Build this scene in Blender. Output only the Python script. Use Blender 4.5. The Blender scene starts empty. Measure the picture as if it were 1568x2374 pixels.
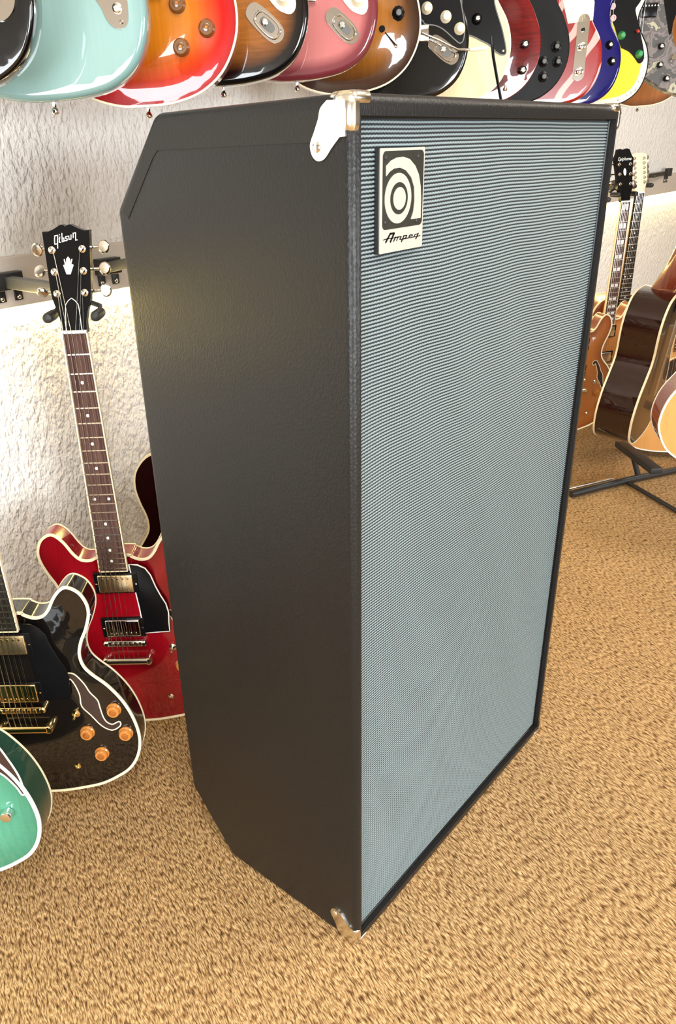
import bpy, bmesh, math, random
import numpy as np
from mathutils import Vector, Matrix, geometry
PI = math.pi
SC = bpy.context.scene
COL = SC.collection

# ------------------------------------------------------------------ camera, world, light, exposure
cam_d = bpy.data.cameras.new('camera'); cam = bpy.data.objects.new('camera', cam_d); COL.objects.link(cam)
cam.location = (-0.67258085, -0.49948996, 1.16275559)
cam.rotation_mode = 'XYZ'
cam.rotation_euler = (math.radians(63.59058734), math.radians(2.33493293), math.radians(-48.90607968))
cam_d.sensor_fit = 'VERTICAL'; cam_d.sensor_height = 36.0
cam_d.lens = 1770.1 * 36.0 / 2374.0
cam_d.shift_x = 106.34 / 2374.0
cam_d.shift_y = 64.18 / 2374.0
cam_d.clip_start = 0.02
SC.camera = cam

w = bpy.data.worlds.new('world'); SC.world = w; w.use_nodes = True
w.node_tree.nodes['Background'].inputs[0].default_value = (0.85, 0.93, 1.0, 1)
w.node_tree.nodes['Background'].inputs[1].default_value = 1.0

SC.view_settings.view_transform = 'Standard'; SC.view_settings.look = 'None'
SC.view_settings.gamma = 1.0; SC.view_settings.use_curve_mapping = False
SC.view_settings.exposure = 0.38

def area(name, loc, rot, sx, sy, power, col):
    d = bpy.data.lights.new(name, 'AREA'); d.shape = 'RECTANGLE'; d.size = sx; d.size_y = sy
    d.energy = power; d.color = col
    o = bpy.data.objects.new(name, d); COL.objects.link(o); o.location = loc; o.rotation_euler = rot
    return o
# daylight through the shop windows behind the photographer and the ceiling panels
DAY = (0.93, 0.97, 1.0)
area('window_light', (-1.25, -3.42, .985), (PI/2, 0, 0), 1.5, 1.0, 108, DAY)
area('window_light', (1.9, -3.42, .985), (PI/2, 0, 0), 1.7, 1.0, 52, DAY)
area('window_light', (-2.92, -1.3, .985), (PI/2, 0, -PI/2), 1.6, 1.0, 74, DAY)
area('ceiling_panel_light', (-0.9, -0.9, 2.56), (0, 0, 0), 0.9, 0.9, 36, (1, 0.97, 0.91))
area('ceiling_panel_light', (1.3, -0.9, 2.56), (0, 0, 0), 0.9, 0.9, 24, (1, 0.95, 0.86))
area('ceiling_panel_light', (3.6, -0.9, 2.56), (0, 0, 0), 0.9, 0.9, 20, (1, 0.92, 0.80))

# ------------------------------------------------------------------ helpers
def tag(o, label=None, cat=None, group=None, kind=None):
    if label: o['label'] = label
    if cat: o['category'] = cat
    if group: o['group'] = group
    if kind: o['kind'] = kind
    return o
def empty(name, loc, rz=0, label=None, cat=None, group=None):
    o = bpy.data.objects.new(name, None); COL.objects.link(o)
    o.location = loc; o.rotation_euler = (0, 0, rz); o.empty_display_size = 0.05
    return tag(o, label, cat, group)
def smoothobj(me, ang=40):
    me.polygons.foreach_set('use_smooth', [True] * len(me.polygons))
    try: me.set_sharp_from_angle(angle=math.radians(ang))
    except Exception: pass
def link(name, me, mat, parent=None, smooth=True, ang=40):
    if mat is not None: me.materials.append(mat)
    if smooth: smoothobj(me, ang)
    o = bpy.data.objects.new(name, me); COL.objects.link(o)
    if parent is not None: o.parent = parent
    return o
class MB:
    """collects shapes and links them as one mesh object"""
    def __init__(s): s.v = []; s.f = []
    def add(s, v, f, M=None):
        k = len(s.v)
        for p in v:
            p = Vector(p)
            if M is not None: p = M @ p
            s.v.append(tuple(p))
        for q in f: s.f.append([i + k for i in q])
        return s
    def box(s, x0, x1, y0, y1, z0, z1, M=None, bev=0.0):
        if bev <= 0:
            v = [(x0,y0,z0),(x1,y0,z0),(x1,y1,z0),(x0,y1,z0),(x0,y0,z1),(x1,y0,z1),(x1,y1,z1),(x0,y1,z1)]
            f = [(0,3,2,1),(4,5,6,7),(0,1,5,4),(1,2,6,5),(2,3,7,6),(3,0,4,7)]
            return s.add(v, f, M)
        bm = bmesh.new()
        bmesh.ops.create_cube(bm, size=1)
        for vv in bm.verts:
            vv.co = Vector((x0 + (vv.co.x + .5) * (x1-x0), y0 + (vv.co.y + .5) * (y1-y0), z0 + (vv.co.z + .5) * (z1-z0)))
        bmesh.ops.bevel(bm, geom=bm.edges[:], offset=bev, segments=3, profile=0.5, affect='EDGES')
        bm.verts.index_update()
        s.add([vv.co.copy() for vv in bm.verts], [[q.index for q in f.verts] for f in bm.faces], M)
        bm.free(); return s
    def lathe(s, prof, o=(0,0,0), ax=(0,0,1), n=20, M=None):
        """prof: list of (r, h) along axis ax from o"""
        ax = Vector(ax).normalized(); o = Vector(o)
        a = ax.orthogonal().normalized(); b = ax.cross(a)
        v = []; f = []
        for r, h in prof:
            for i in range(n):
                t = 2*PI*i/n
                v.append(o + ax*h + (a*math.cos(t) + b*math.sin(t))*r)
        for j in range(len(prof)-1):
            for i in range(n):
                i2 = (i+1) % n
                f.append((j*n+i, j*n+i2, (j+1)*n+i2, (j+1)*n+i))
        f.append(tuple(reversed(range(n)))); f.append(tuple((len(prof)-1)*n + i for i in range(n)))
        return s.add(v, f, M)
    def tube(s, pts, r, n=8, M=None):
        pts = [Vector(p) for p in pts]; v = []; f = []
        up = None
        for i, p in enumerate(pts):
            d = (pts[min(i+1, len(pts)-1)] - pts[max(i-1, 0)]).normalized()
            if up is None: up = d.orthogonal().normalized()
            up = (up - d*up.dot(d)).normalized(); b = d.cross(up)
            rr = r[i] if isinstance(r, (list, tuple)) else r
            for k in range(n):
                t = 2*PI*k/n
                v.append(p + (up*math.cos(t) + b*math.sin(t))*rr)
        m = len(pts)
        for j in range(m-1):
            for k in range(n):
                k2 = (k+1) % n
                f.append((j*n+k, j*n+k2, (j+1)*n+k2, (j+1)*n+k))
        f.append(tuple(reversed(range(n)))); f.append(tuple((m-1)*n + k for k in range(n)))
        return s.add(v, f, M)
    def prism(s, poly, y0, y1, M=None):
        """poly (u, v) in the X-Z plane, extruded along Y"""
        n = len(poly)
        a = sum(poly[i][0]*poly[(i+1) % n][1] - poly[(i+1) % n][0]*poly[i][1] for i in range(n))
        if a < 0: poly = poly[::-1]
        v = [(x, y0, z) for x, z in poly] + [(x, y1, z) for x, z in poly]
        f = [tuple(range(n)), tuple(reversed(range(n, 2*n)))]
        for i in range(n):
            j = (i+1) % n
            f.append((i, i+n, j+n, j))
        return s.add(v, f, M)
    def build(s, name, mat, parent=None, smooth=True, ang=40):
        me = bpy.data.meshes.new(name); me.from_pydata([tuple(p) for p in s.v], [], s.f); me.update()
        return link(name, me, mat, parent, smooth, ang)

def spline(ctrl, n=8, closed=True):
    P = np.array(ctrl, float); m = len(P); out = []
    for i in range(m if closed else m-1):
        if closed: p0, p1, p2, p3 = P[i-1], P[i], P[(i+1) % m], P[(i+2) % m]
        else: p0, p1, p2, p3 = P[max(i-1, 0)], P[i], P[i+1], P[min(i+2, m-1)]
        for k in range(n):
            t = k/n
            out.append(0.5*((2*p1) + (-p0+p2)*t + (2*p0-5*p1+4*p2-p3)*t*t + (-p0+3*p1-3*p2+p3)*t**3))
    if not closed: out.append(P[-1])
    return [tuple(p) for p in out]

def ccw(poly):
    n = len(poly)
    a = sum(poly[i][0]*poly[(i+1) % n][1] - poly[(i+1) % n][0]*poly[i][1] for i in range(n))
    return poly if a > 0 else poly[::-1]
def normals2(poly, closed=True):
    P = np.array(poly); n = len(P); out = []
    for i in range(n):
        a = P[i-1] if (closed or i > 0) else P[i]
        b = P[(i+1) % n] if (closed or i < n-1) else P[i]
        t = b - a; t = t/(np.linalg.norm(t)+1e-12)
        out.append((t[1], -t[0]))            # outward for ccw
    return np.array(out)
def edge_dist(pts, poly):
    P = np.array(poly); Q = np.roll(P, -1, 0); pts = np.atleast_2d(np.array(pts))
    d = Q - P; L = (d*d).sum(1) + 1e-12
    r = pts[:, None, :] - P[None]
    t = np.clip((r*d[None]).sum(2)/L[None], 0, 1)
    q = P[None] + t[..., None]*d[None]
    return np.sqrt(((pts[:, None, :]-q)**2).sum(2)).min(1)
def inside(pts, poly):
    P = np.array(poly); Q = np.roll(P, -1, 0); pts = np.atleast_2d(np.array(pts))
    x, y = pts[:, 0][:, None], pts[:, 1][:, None]
    c = ((P[None, :, 1] > y) != (Q[None, :, 1] > y)) & (x < (Q[None, :, 0]-P[None, :, 0])*(y-P[None, :, 1])/(Q[None, :, 1]-P[None, :, 1]+1e-15)+P[None, :, 0])
    return (c.sum(1) % 2) == 1

# ------------------------------------------------------------------ materials
def newmat(name):
    m = bpy.data.materials.new(name); m.use_nodes = True
    nt = m.node_tree; b = nt.nodes['Principled BSDF']
    return m, nt, b
def N(nt, typ, **kw):
    n = nt.nodes.new(typ)
    for k, v in kw.items():
        if k.startswith('in_'): n.inputs[int(k[3:])].default_value = v
        else: setattr(n, k, v)
    return n
def srgb(r, g, b):
    f = lambda c: (c/255/12.92) if c/255 <= 0.04045 else ((c/255+0.055)/1.055)**2.4
    return (f(r), f(g), f(b), 1)
_mc = {}
def plain(name, col, rough=0.4, metal=0.0, coat=0.0, spec=0.5, bump=0.0, bscale=300, var=0.0, emit=0.0):
    if name in _mc: return _mc[name]
    m, nt, b = newmat(name); _mc[name] = m
    b.inputs['Base Color'].default_value = col; b.inputs['Roughness'].default_value = rough
    b.inputs['Metallic'].default_value = metal; b.inputs['Coat Weight'].default_value = coat
    b.inputs['Coat Roughness'].default_value = 0.03
    b.inputs['Specular IOR Level'].default_value = spec
    if emit: b.inputs['Emission Color'].default_value = col; b.inputs['Emission Strength'].default_value = emit
    tc = N(nt, 'ShaderNodeTexCoord')
    nz = N(nt, 'ShaderNodeTexNoise'); nz.inputs['Scale'].default_value = bscale; nz.inputs['Detail'].default_value = 3
    nt.links.new(tc.outputs['Object'], nz.inputs['Vector'])
    if bump:
        bp = N(nt, 'ShaderNodeBump'); bp.inputs['Strength'].default_value = bump; bp.inputs['Distance'].default_value = 0.001
        nt.links.new(nz.outputs[0], bp.inputs['Height']); nt.links.new(bp.outputs[0], b.inputs['Normal'])
    if var:
        hs = N(nt, 'ShaderNodeHueSaturation'); hs.inputs['Color'].default_value = col
        mr = N(nt, 'ShaderNodeMapRange'); mr.inputs['To Min'].default_value = 1-var; mr.inputs['To Max'].default_value = 1+var
        nt.links.new(nz.outputs[0], mr.inputs['Value']); nt.links.new(mr.outputs[0], hs.inputs['Value'])
        nt.links.new(hs.outputs[0], b.inputs['Base Color'])
    return m

CHROME = plain('chrome', (0.86, 0.86, 0.86, 1), 0.07, 1.0)
NICKEL = plain('nickel', (0.78, 0.74, 0.65, 1), 0.2, 1.0, bump=0.15, bscale=80)
GOLD = plain('gold', (0.93, 0.72, 0.36, 1), 0.14, 1.0)
GOLDW = plain('worn_gold', (0.80, 0.66, 0.42, 1), 0.3, 1.0, bump=0.4, bscale=260, var=0.2)
BLKP = plain('black_plastic', (0.005, 0.005, 0.0055, 1), 0.22, spec=0.18)
BLKM = plain('black_metal', (0.02, 0.02, 0.02, 1), 0.38, bump=0.1)
GREYM = plain('grey_painted_steel', (0.10, 0.10, 0.09, 1), 0.4, bump=0.1)
RUBBER = plain('black_rubber', (0.015, 0.015, 0.015, 1), 0.5)
CREAM = plain('cream_plastic', (0.86, 0.76, 0.55, 1), 0.3, coat=0.4)
BIND = plain('cream_binding', (0.86, 0.76, 0.52, 1), 0.3, coat=0.4)
WHITE = plain('white_plastic', (0.85, 0.84, 0.80, 1), 0.3, coat=0.3)
PEARL = plain('pearl_inlay', (0.85, 0.87, 0.83, 1), 0.2, coat=0.5)
AMBER = plain('amber_knob', (0.50, 0.19, 0.035, 1), 0.18, coat=0.8)
AMBERD = plain('old_amber_knob', (0.16, 0.065, 0.018, 1), 0.2, coat=0.3)
KGOLD = plain('gold_knob_top', (0.55, 0.20, 0.05, 1), 0.2, 0.6, coat=0.5)
GREENK = plain('green_knob', (0.02, 0.28, 0.08, 1), 0.3, coat=0.5)
REDK = plain('red_tip', (0.7, 0.05, 0.04, 1), 0.3)
PINK = plain('pink_pickup_cover', (0.85, 0.42, 0.42, 1), 0.35)
STRING = plain('string_steel', (0.75, 0.72, 0.66, 1), 0.25, 1.0)
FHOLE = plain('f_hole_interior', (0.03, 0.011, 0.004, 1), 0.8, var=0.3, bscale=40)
BONE = plain('bone_nut', (0.85, 0.82, 0.72, 1), 0.3)

def wood(name, c1, c2, scale=(120, 30, 6), rough=0.45, coat=0.0):
    if name in _mc: return _mc[name]
    m, nt, b = newmat(name); _mc[name] = m
    tc = N(nt, 'ShaderNodeTexCoord'); mp = N(nt, 'ShaderNodeMapping'); mp.inputs['Scale'].default_value = scale
    nz = N(nt, 'ShaderNodeTexNoise'); nz.inputs['Scale'].default_value = 2.5; nz.inputs['Detail'].default_value = 6; nz.inputs['Distortion'].default_value = 0.4
    rp = N(nt, 'ShaderNodeValToRGB'); rp.color_ramp.elements[0].position = 0.32; rp.color_ramp.elements[1].position = 0.68
    rp.color_ramp.elements[0].color = c1; rp.color_ramp.elements[1].color = c2
    nt.links.new(tc.outputs['Object'], mp.inputs['Vector']); nt.links.new(mp.outputs[0], nz.inputs['Vector'])
    nt.links.new(nz.outputs[0], rp.inputs[0]); nt.links.new(rp.outputs[0], b.inputs['Base Color'])
    b.inputs['Roughness'].default_value = rough; b.inputs['Coat Weight'].default_value = coat; b.inputs['Coat Roughness'].default_value = 0.04; b.inputs['Specular IOR Level'].default_value = 0.2
    return m
ROSEW = wood('rosewood_board', srgb(58, 38, 36), srgb(100, 74, 66), (160, 30, 5), 0.75)
EBONY = wood('ebony_board', srgb(22, 18, 15), srgb(42, 36, 30), (160, 30, 5), 0.75)
NECKR = wood('red_brown_neck', srgb(88, 30, 12), srgb(124, 52, 24), (60, 60, 5), 0.3, 0.7)
NECKM = wood('maple_neck', srgb(196, 140, 76), srgb(216, 164, 98), (60, 60, 5), 0.35, 0.6)
NECKC = wood('cherry_neck', srgb(110, 12, 10), srgb(140, 22, 16), (60, 60, 5), 0.3, 0.7)

def finish(name, stops, rough=0.25, coat=1.0, grain=None, metal=0.0, bumpw=0.0, flame=0.0):
    """lacquered body: colour by distance from the body's own edge (stops: (metres, rgb)); optional grain"""
    if name in _mc: return _mc[name]
    m, nt, b = newmat(name); _mc[name] = m
    at = N(nt, 'ShaderNodeAttribute'); at.attribute_name = 'edge'
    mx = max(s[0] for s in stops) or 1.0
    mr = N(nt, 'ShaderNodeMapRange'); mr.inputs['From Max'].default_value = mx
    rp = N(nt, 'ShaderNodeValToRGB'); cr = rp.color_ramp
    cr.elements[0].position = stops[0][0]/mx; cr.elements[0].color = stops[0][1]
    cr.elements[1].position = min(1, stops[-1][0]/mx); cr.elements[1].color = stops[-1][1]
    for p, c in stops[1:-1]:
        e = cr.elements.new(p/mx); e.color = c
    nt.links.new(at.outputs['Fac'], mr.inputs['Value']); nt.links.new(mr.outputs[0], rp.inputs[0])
    out = rp.outputs[0]
    tc = N(nt, 'ShaderNodeTexCoord'); mp = N(nt, 'ShaderNodeMapping')
    mp.inputs['Scale'].default_value = (14, 3, 120) if flame else (130, 30, 7)
    nz = N(nt, 'ShaderNodeTexNoise'); nz.inputs['Scale'].default_value = 1.6; nz.inputs['Detail'].default_value = 5
    nz.inputs['Distortion'].default_value = 0.5
    nt.links.new(tc.outputs['Object'], mp.inputs['Vector']); nt.links.new(mp.outputs[0], nz.inputs['Vector'])
    if grain:
        hs = N(nt, 'ShaderNodeHueSaturation')
        m2 = N(nt, 'ShaderNodeMapRange'); m2.inputs['To Min'].default_value = 1-grain; m2.inputs['To Max'].default_value = 1+grain
        m2.inputs['From Min'].default_value = 0.3; m2.inputs['From Max'].default_value = 0.7
        nt.links.new(nz.outputs[0], m2.inputs['Value']); nt.links.new(m2.outputs[0], hs.inputs['Value'])
        nt.links.new(out, hs.inputs['Color']); out = hs.outputs[0]
    nt.links.new(out, b.inputs['Base Color'])
    b.inputs['Roughness'].default_value = rough; b.inputs['Metallic'].default_value = metal
    b.inputs['Coat Weight'].default_value = coat; b.inputs['Coat Roughness'].default_value = 0.02
    b.inputs['Specular IOR Level'].default_value = 0.15
    if bumpw:
        n2 = N(nt, 'ShaderNodeTexNoise'); n2.inputs['Scale'].default_value = 9
        bp = N(nt, 'ShaderNodeBump'); bp.inputs['Strength'].default_value = bumpw; bp.inputs['Distance'].default_value = 0.002
        nt.links.new(tc.outputs['Object'], n2.inputs['Vector']); nt.links.new(n2.outputs[0], bp.inputs['Height'])
        nt.links.new(bp.outputs[0], b.inputs['Coat Normal'])
    return m

def mat_wall():
    m, nt, b = newmat('rough_plaster')
    tc = N(nt, 'ShaderNodeTexCoord')
    mp = N(nt, 'ShaderNodeMapping'); mp.inputs['Scale'].default_value = (1, 1, 0.55)
    nt.links.new(tc.outputs['Object'], mp.inputs[0])
    n1 = N(nt, 'ShaderNodeTexNoise'); n1.inputs['Scale'].default_value = 120; n1.inputs['Detail'].default_value = 2; n1.inputs['Distortion'].default_value = 0.25
    n2 = N(nt, 'ShaderNodeTexNoise'); n2.inputs['Scale'].default_value = 55; n2.inputs['Detail'].default_value = 2
    nt.links.new(mp.outputs[0], n1.inputs['Vector']); nt.links.new(mp.outputs[0], n2.inputs['Vector'])
    ad = N(nt, 'ShaderNodeMath', operation='ADD'); nt.links.new(n1.outputs[0], ad.inputs[0]); nt.links.new(n2.outputs[0], ad.inputs[1])
    bp = N(nt, 'ShaderNodeBump'); bp.inputs['Strength'].default_value = 1.0; bp.inputs['Distance'].default_value = 0.009
    nt.links.new(ad.outputs[0], bp.inputs['Height']); nt.links.new(bp.outputs[0], b.inputs['Normal'])
    b.inputs['Base Color'].default_value = srgb(240, 238, 234); b.inputs['Roughness'].default_value = 0.9; b.inputs['Specular IOR Level'].default_value = 0.2
    return m
WALLM = mat_wall()
PAINT = plain('painted_wall', srgb(150, 140, 126), 0.8, bump=0.2, bscale=60)
CEIL = plain('ceiling_paint', srgb(205, 198, 186), 0.8, bump=0.2, bscale=60)
BOARD = plain('painted_board', srgb(205, 196, 184), 0.55, bump=0.2, bscale=50, var=0.04)

def mat_floor():
    m, nt, b = newmat('sisal_weave')
    tc = N(nt, 'ShaderNodeTexCoord')
    mp = N(nt, 'ShaderNodeMapping', vector_type='POINT'); mp.inputs['Rotation'].default_value = (0, 0, math.radians(111))
    nt.links.new(tc.outputs['Object'], mp.inputs[0])
    mp2 = N(nt, 'ShaderNodeMapping'); mp2.inputs['Scale'].default_value = (72, 250, 1)
    wz = N(nt, 'ShaderNodeTexNoise'); wz.inputs['Scale'].default_value = 45; wz.inputs['Detail'].default_value = 1
    nt.links.new(mp.outputs[0], wz.inputs['Vector'])
    wm = N(nt, 'ShaderNodeVectorMath', operation='SCALE'); wm.inputs['Scale'].default_value = 0.006
    nt.links.new(wz.outputs['Color'], wm.inputs[0])
    wa = N(nt, 'ShaderNodeVectorMath', operation='ADD')
    nt.links.new(mp.outputs[0], wa.inputs[0]); nt.links.new(wm.outputs[0], wa.inputs[1])
    nt.links.new(wa.outputs[0], mp2.inputs[0])
    vo = N(nt, 'ShaderNodeTexVoronoi', feature='SMOOTH_F1', voronoi_dimensions='2D'); vo.inputs['Scale'].default_value = 1.0
    vo.inputs['Randomness'].default_value = 0.9; vo.inputs['Smoothness'].default_value = 0.25
    nt.links.new(mp2.outputs[0], vo.inputs['Vector'])
    mp3 = N(nt, 'ShaderNodeMapping'); mp3.inputs['Scale'].default_value = (90, 560, 1)
    nt.links.new(wa.outputs[0], mp3.inputs[0])
    fib = N(nt, 'ShaderNodeTexNoise', noise_dimensions='2D'); fib.inputs['Scale'].default_value = 1.0; fib.inputs['Detail'].default_value = 2
    nt.links.new(mp3.outputs[0], fib.inputs['Vector'])
    inv = N(nt, 'ShaderNodeMath', operation='MULTIPLY_ADD', in_1=-0.60, in_2=0.50); nt.links.new(vo.outputs['Distance'], inv.inputs[0])
    h = N(nt, 'ShaderNodeMath', operation='MULTIPLY_ADD', in_1=1.15); nt.links.new(fib.outputs[0], h.inputs[0]); nt.links.new(inv.outputs[0], h.inputs[2])
    rp = N(nt, 'ShaderNodeValToRGB'); cr = rp.color_ramp
    cr.elements[0].position = 0.42; cr.elements[0].color = srgb(80, 53, 29)
    cr.elements[1].position = 1.0; cr.elements[1].color = srgb(208, 174, 126)
    e = cr.elements.new(0.60); e.color = srgb(124, 91, 55)
    e = cr.elements.new(0.80); e.color = srgb(168, 131, 87)
    nt.links.new(h.outputs[0], rp.inputs[0])
    big = N(nt, 'ShaderNodeTexNoise'); big.inputs['Scale'].default_value = 9; nt.links.new(tc.outputs['Object'], big.inputs['Vector'])
    mr = N(nt, 'ShaderNodeMapRange'); mr.inputs['To Min'].default_value = 0.88; mr.inputs['To Max'].default_value = 1.12
    nt.links.new(big.outputs[0], mr.inputs['Value'])
    hs = N(nt, 'ShaderNodeHueSaturation'); nt.links.new(rp.outputs[0], hs.inputs['Color']); nt.links.new(mr.outputs[0], hs.inputs['Value'])
    nt.links.new(hs.outputs[0], b.inputs['Base Color'])
    bp = N(nt, 'ShaderNodeBump'); bp.inputs['Strength'].default_value = 0.9; bp.inputs['Distance'].default_value = 0.004
    nt.links.new(h.outputs[0], bp.inputs['Height']); nt.links.new(bp.outputs[0], b.inputs['Normal'])
    b.inputs['Roughness'].default_value = 0.85; b.inputs['Specular IOR Level'].default_value = 0.2
    return m

def mat_vinyl():
    m, nt, b = newmat('black_leatherette')
    tc = N(nt, 'ShaderNodeTexCoord')
    mp = N(nt, 'ShaderNodeMapping'); mp.inputs['Scale'].default_value = (1, 1, 0.6); nt.links.new(tc.outputs['Object'], mp.inputs[0])
    n1 = N(nt, 'ShaderNodeTexNoise'); n1.inputs['Scale'].default_value = 300; n1.inputs['Detail'].default_value = 3
    n2 = N(nt, 'ShaderNodeTexVoronoi'); n2.inputs['Scale'].default_value = 420
    nt.links.new(mp.outputs[0], n1.inputs['Vector']); nt.links.new(mp.outputs[0], n2.inputs['Vector'])
    ad = N(nt, 'ShaderNodeMath', operation='ADD'); nt.links.new(n1.outputs[0], ad.inputs[0]); nt.links.new(n2.outputs[0], ad.inputs[1])
    bp = N(nt, 'ShaderNodeBump'); bp.inputs['Strength'].default_value = 0.28; bp.inputs['Distance'].default_value = 0.0008
    nt.links.new(ad.outputs[0], bp.inputs['Height']); nt.links.new(bp.outputs[0], b.inputs['Normal'])
    b.inputs['Base Color'].default_value = (0.0100, 0.0098, 0.0096, 1)
    b.inputs['Roughness'].default_value = 0.36; b.inputs['Specular IOR Level'].default_value = 0.28
    return m
VINYL = mat_vinyl()

def mat_cloth():
    m, nt, b = newmat('woven_grille_cloth')
    uv = N(nt, 'ShaderNodeUVMap'); sp = N(nt, 'ShaderNodeSeparateXYZ'); nt.links.new(uv.outputs[0], sp.inputs[0])
    fr = N(nt, 'ShaderNodeMath', operation='FRACT'); nt.links.new(sp.outputs[1], fr.inputs[0])
    v = N(nt, 'ShaderNodeMath', operation='SUBTRACT', in_1=0.5); nt.links.new(fr.outputs[0], v.inputs[0])
    sk = N(nt, 'ShaderNodeMath', operation='MULTIPLY_ADD', in_1=-0.9); nt.links.new(v.outputs[0], sk.inputs[0]); nt.links.new(sp.outputs[0], sk.inputs[2])
    sn = N(nt, 'ShaderNodeMath', operation='MULTIPLY', in_1=PI); nt.links.new(sk.outputs[0], sn.inputs[0])
    si = N(nt, 'ShaderNodeMath', operation='SINE'); nt.links.new(sn.outputs[0], si.inputs[0])
    ab = N(nt, 'ShaderNodeMath', operation='ABSOLUTE'); nt.links.new(si.outputs[0], ab.inputs[0])
    th = N(nt, 'ShaderNodeMath', operation='MULTIPLY_ADD', in_1=0.17, in_2=0.145); nt.links.new(ab.outputs[0], th.inputs[0])
    av = N(nt, 'ShaderNodeMath', operation='ABSOLUTE'); nt.links.new(v.outputs[0], av.inputs[0])
    df = N(nt, 'ShaderNodeMath', operation='SUBTRACT'); nt.links.new(th.outputs[0], df.inputs[0]); nt.links.new(av.outputs[0], df.inputs[1])
    mr = N(nt, 'ShaderNodeMapRange', interpolation_type='SMOOTHSTEP'); mr.inputs['From Min'].default_value = -0.05; mr.inputs['From Max'].default_value = 0.06
    nt.links.new(df.outputs[0], mr.inputs['Value'])
    tc = N(nt, 'ShaderNodeTexCoord'); nz = N(nt, 'ShaderNodeTexNoise'); nz.inputs['Scale'].default_value = 500
    nt.links.new(tc.outputs['Object'], nz.inputs['Vector'])
    mx = N(nt, 'ShaderNodeMix', data_type='RGBA'); mx.inputs['A'].default_value = srgb(8, 17, 25); mx.inputs['B'].default_value = srgb(118, 135, 138)
    nt.links.new(mr.outputs[0], mx.inputs['Factor'])
    hs = N(nt, 'ShaderNodeHueSaturation'); m2 = N(nt, 'ShaderNodeMapRange'); m2.inputs['To Min'].default_value = 0.7; m2.inputs['To Max'].default_value = 1.3
    nt.links.new(nz.outputs[0], m2.inputs['Value']); nt.links.new(m2.outputs[0], hs.inputs['Value']); nt.links.new(mx.outputs['Result'], hs.inputs['Color'])
    nt.links.new(hs.outputs[0], b.inputs['Base Color'])
    b.inputs['Roughness'].default_value = 0.42; b.inputs['Sheen Weight'].default_value = 0.15
    return m

# ------------------------------------------------------------------ the room
X0, X1, Y0, Y1, H = -3.0, 7.0, -3.5, 1.03, 2.6
def struct(o): o['kind'] = 'structure'; return o
struct(MB().box(X0-.1, X1+.1, Y0-.1, Y1+.2, -0.1, 0).build('floor', mat_floor(), smooth=False))
struct(MB().box(X0-.1, X1+.1, Y1, Y1+.15, 0, H).build('wall_back', WALLM, smooth=False))
struct(MB().box(X1, X1+.1, Y0, Y1, 0, H).build('wall_right', PAINT, smooth=False))
wl = MB(); wl.box(X0-.1, X0, Y0, Y1, 0, .45); wl.box(X0-.1, X0, Y0, Y1, 1.52, H); wl.box(X0-.1, X0, Y0, -2.2, .45, 1.52); wl.box(X0-.1, X0, -.4, Y1, .45, 1.52)
struct(wl.build('wall_left', PAINT, smooth=False))
wf = MB(); wf.box(X0, X1, Y0-.1, Y0, 0, .45); wf.box(X0, X1, Y0-.1, Y0, 1.52, H)
for a, b_ in ((X0, -2.2), (-.2, .9), (2.9, X1)): wf.box(a, b_, Y0-.1, Y0, .45, 1.52)
struct(wf.build('wall_front', PAINT, smooth=False))
struct(MB().box(X0-.1, X1+.1, Y0-.1, Y1+.2, H, H+.1).build('ceiling', CEIL, smooth=False))
k = 1
for (ax, a, b_) in (('y', -2.2, -.2), ('y', .9, 2.9), ('x', -2.2, -.4)):
    f = MB(); c = (a+b_)/2
    for (p, q, r, s) in ((a, a+.05, .45, 1.52), (b_-.05, b_, .45, 1.52), (c-.03, c+.03, .45, 1.52), (a, b_, .45, .5), (a, b_, 1.47, 1.52)):
        if ax == 'y': f.box(p, q, Y0-.06, Y0+.0, r, s)
        else: f.box(X0-.06, X0+.0, p, q, r, s)
    struct(f.build('window_%d' % k, WHITE, smooth=False)); k += 1
# painted board along the wall that carries the hangers, and the one above it for the upper row
BZ0, BZ1, BD = 0.915, 1.012, 0.022
struct(MB().box(X0, X1, Y1-BD, Y1, BZ0, BZ1, bev=.002).build('trim_1', BOARD))
struct(MB().box(X0, X1, Y1-BD, Y1, 2.10, 2.24, bev=.002).build('trim_2', BOARD))
led = plain('led_diffuser', (1.0, 0.77, 0.27, 1), 0.4, emit=52)
tag(MB().box(X0+.1, X1-.1, Y1-0.0200, Y1-0.0100, BZ0-.006, BZ0).build('light_strip', led, smooth=False),
    'glowing warm white light strip under the painted board on the plaster wall', 'light strip')

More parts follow.
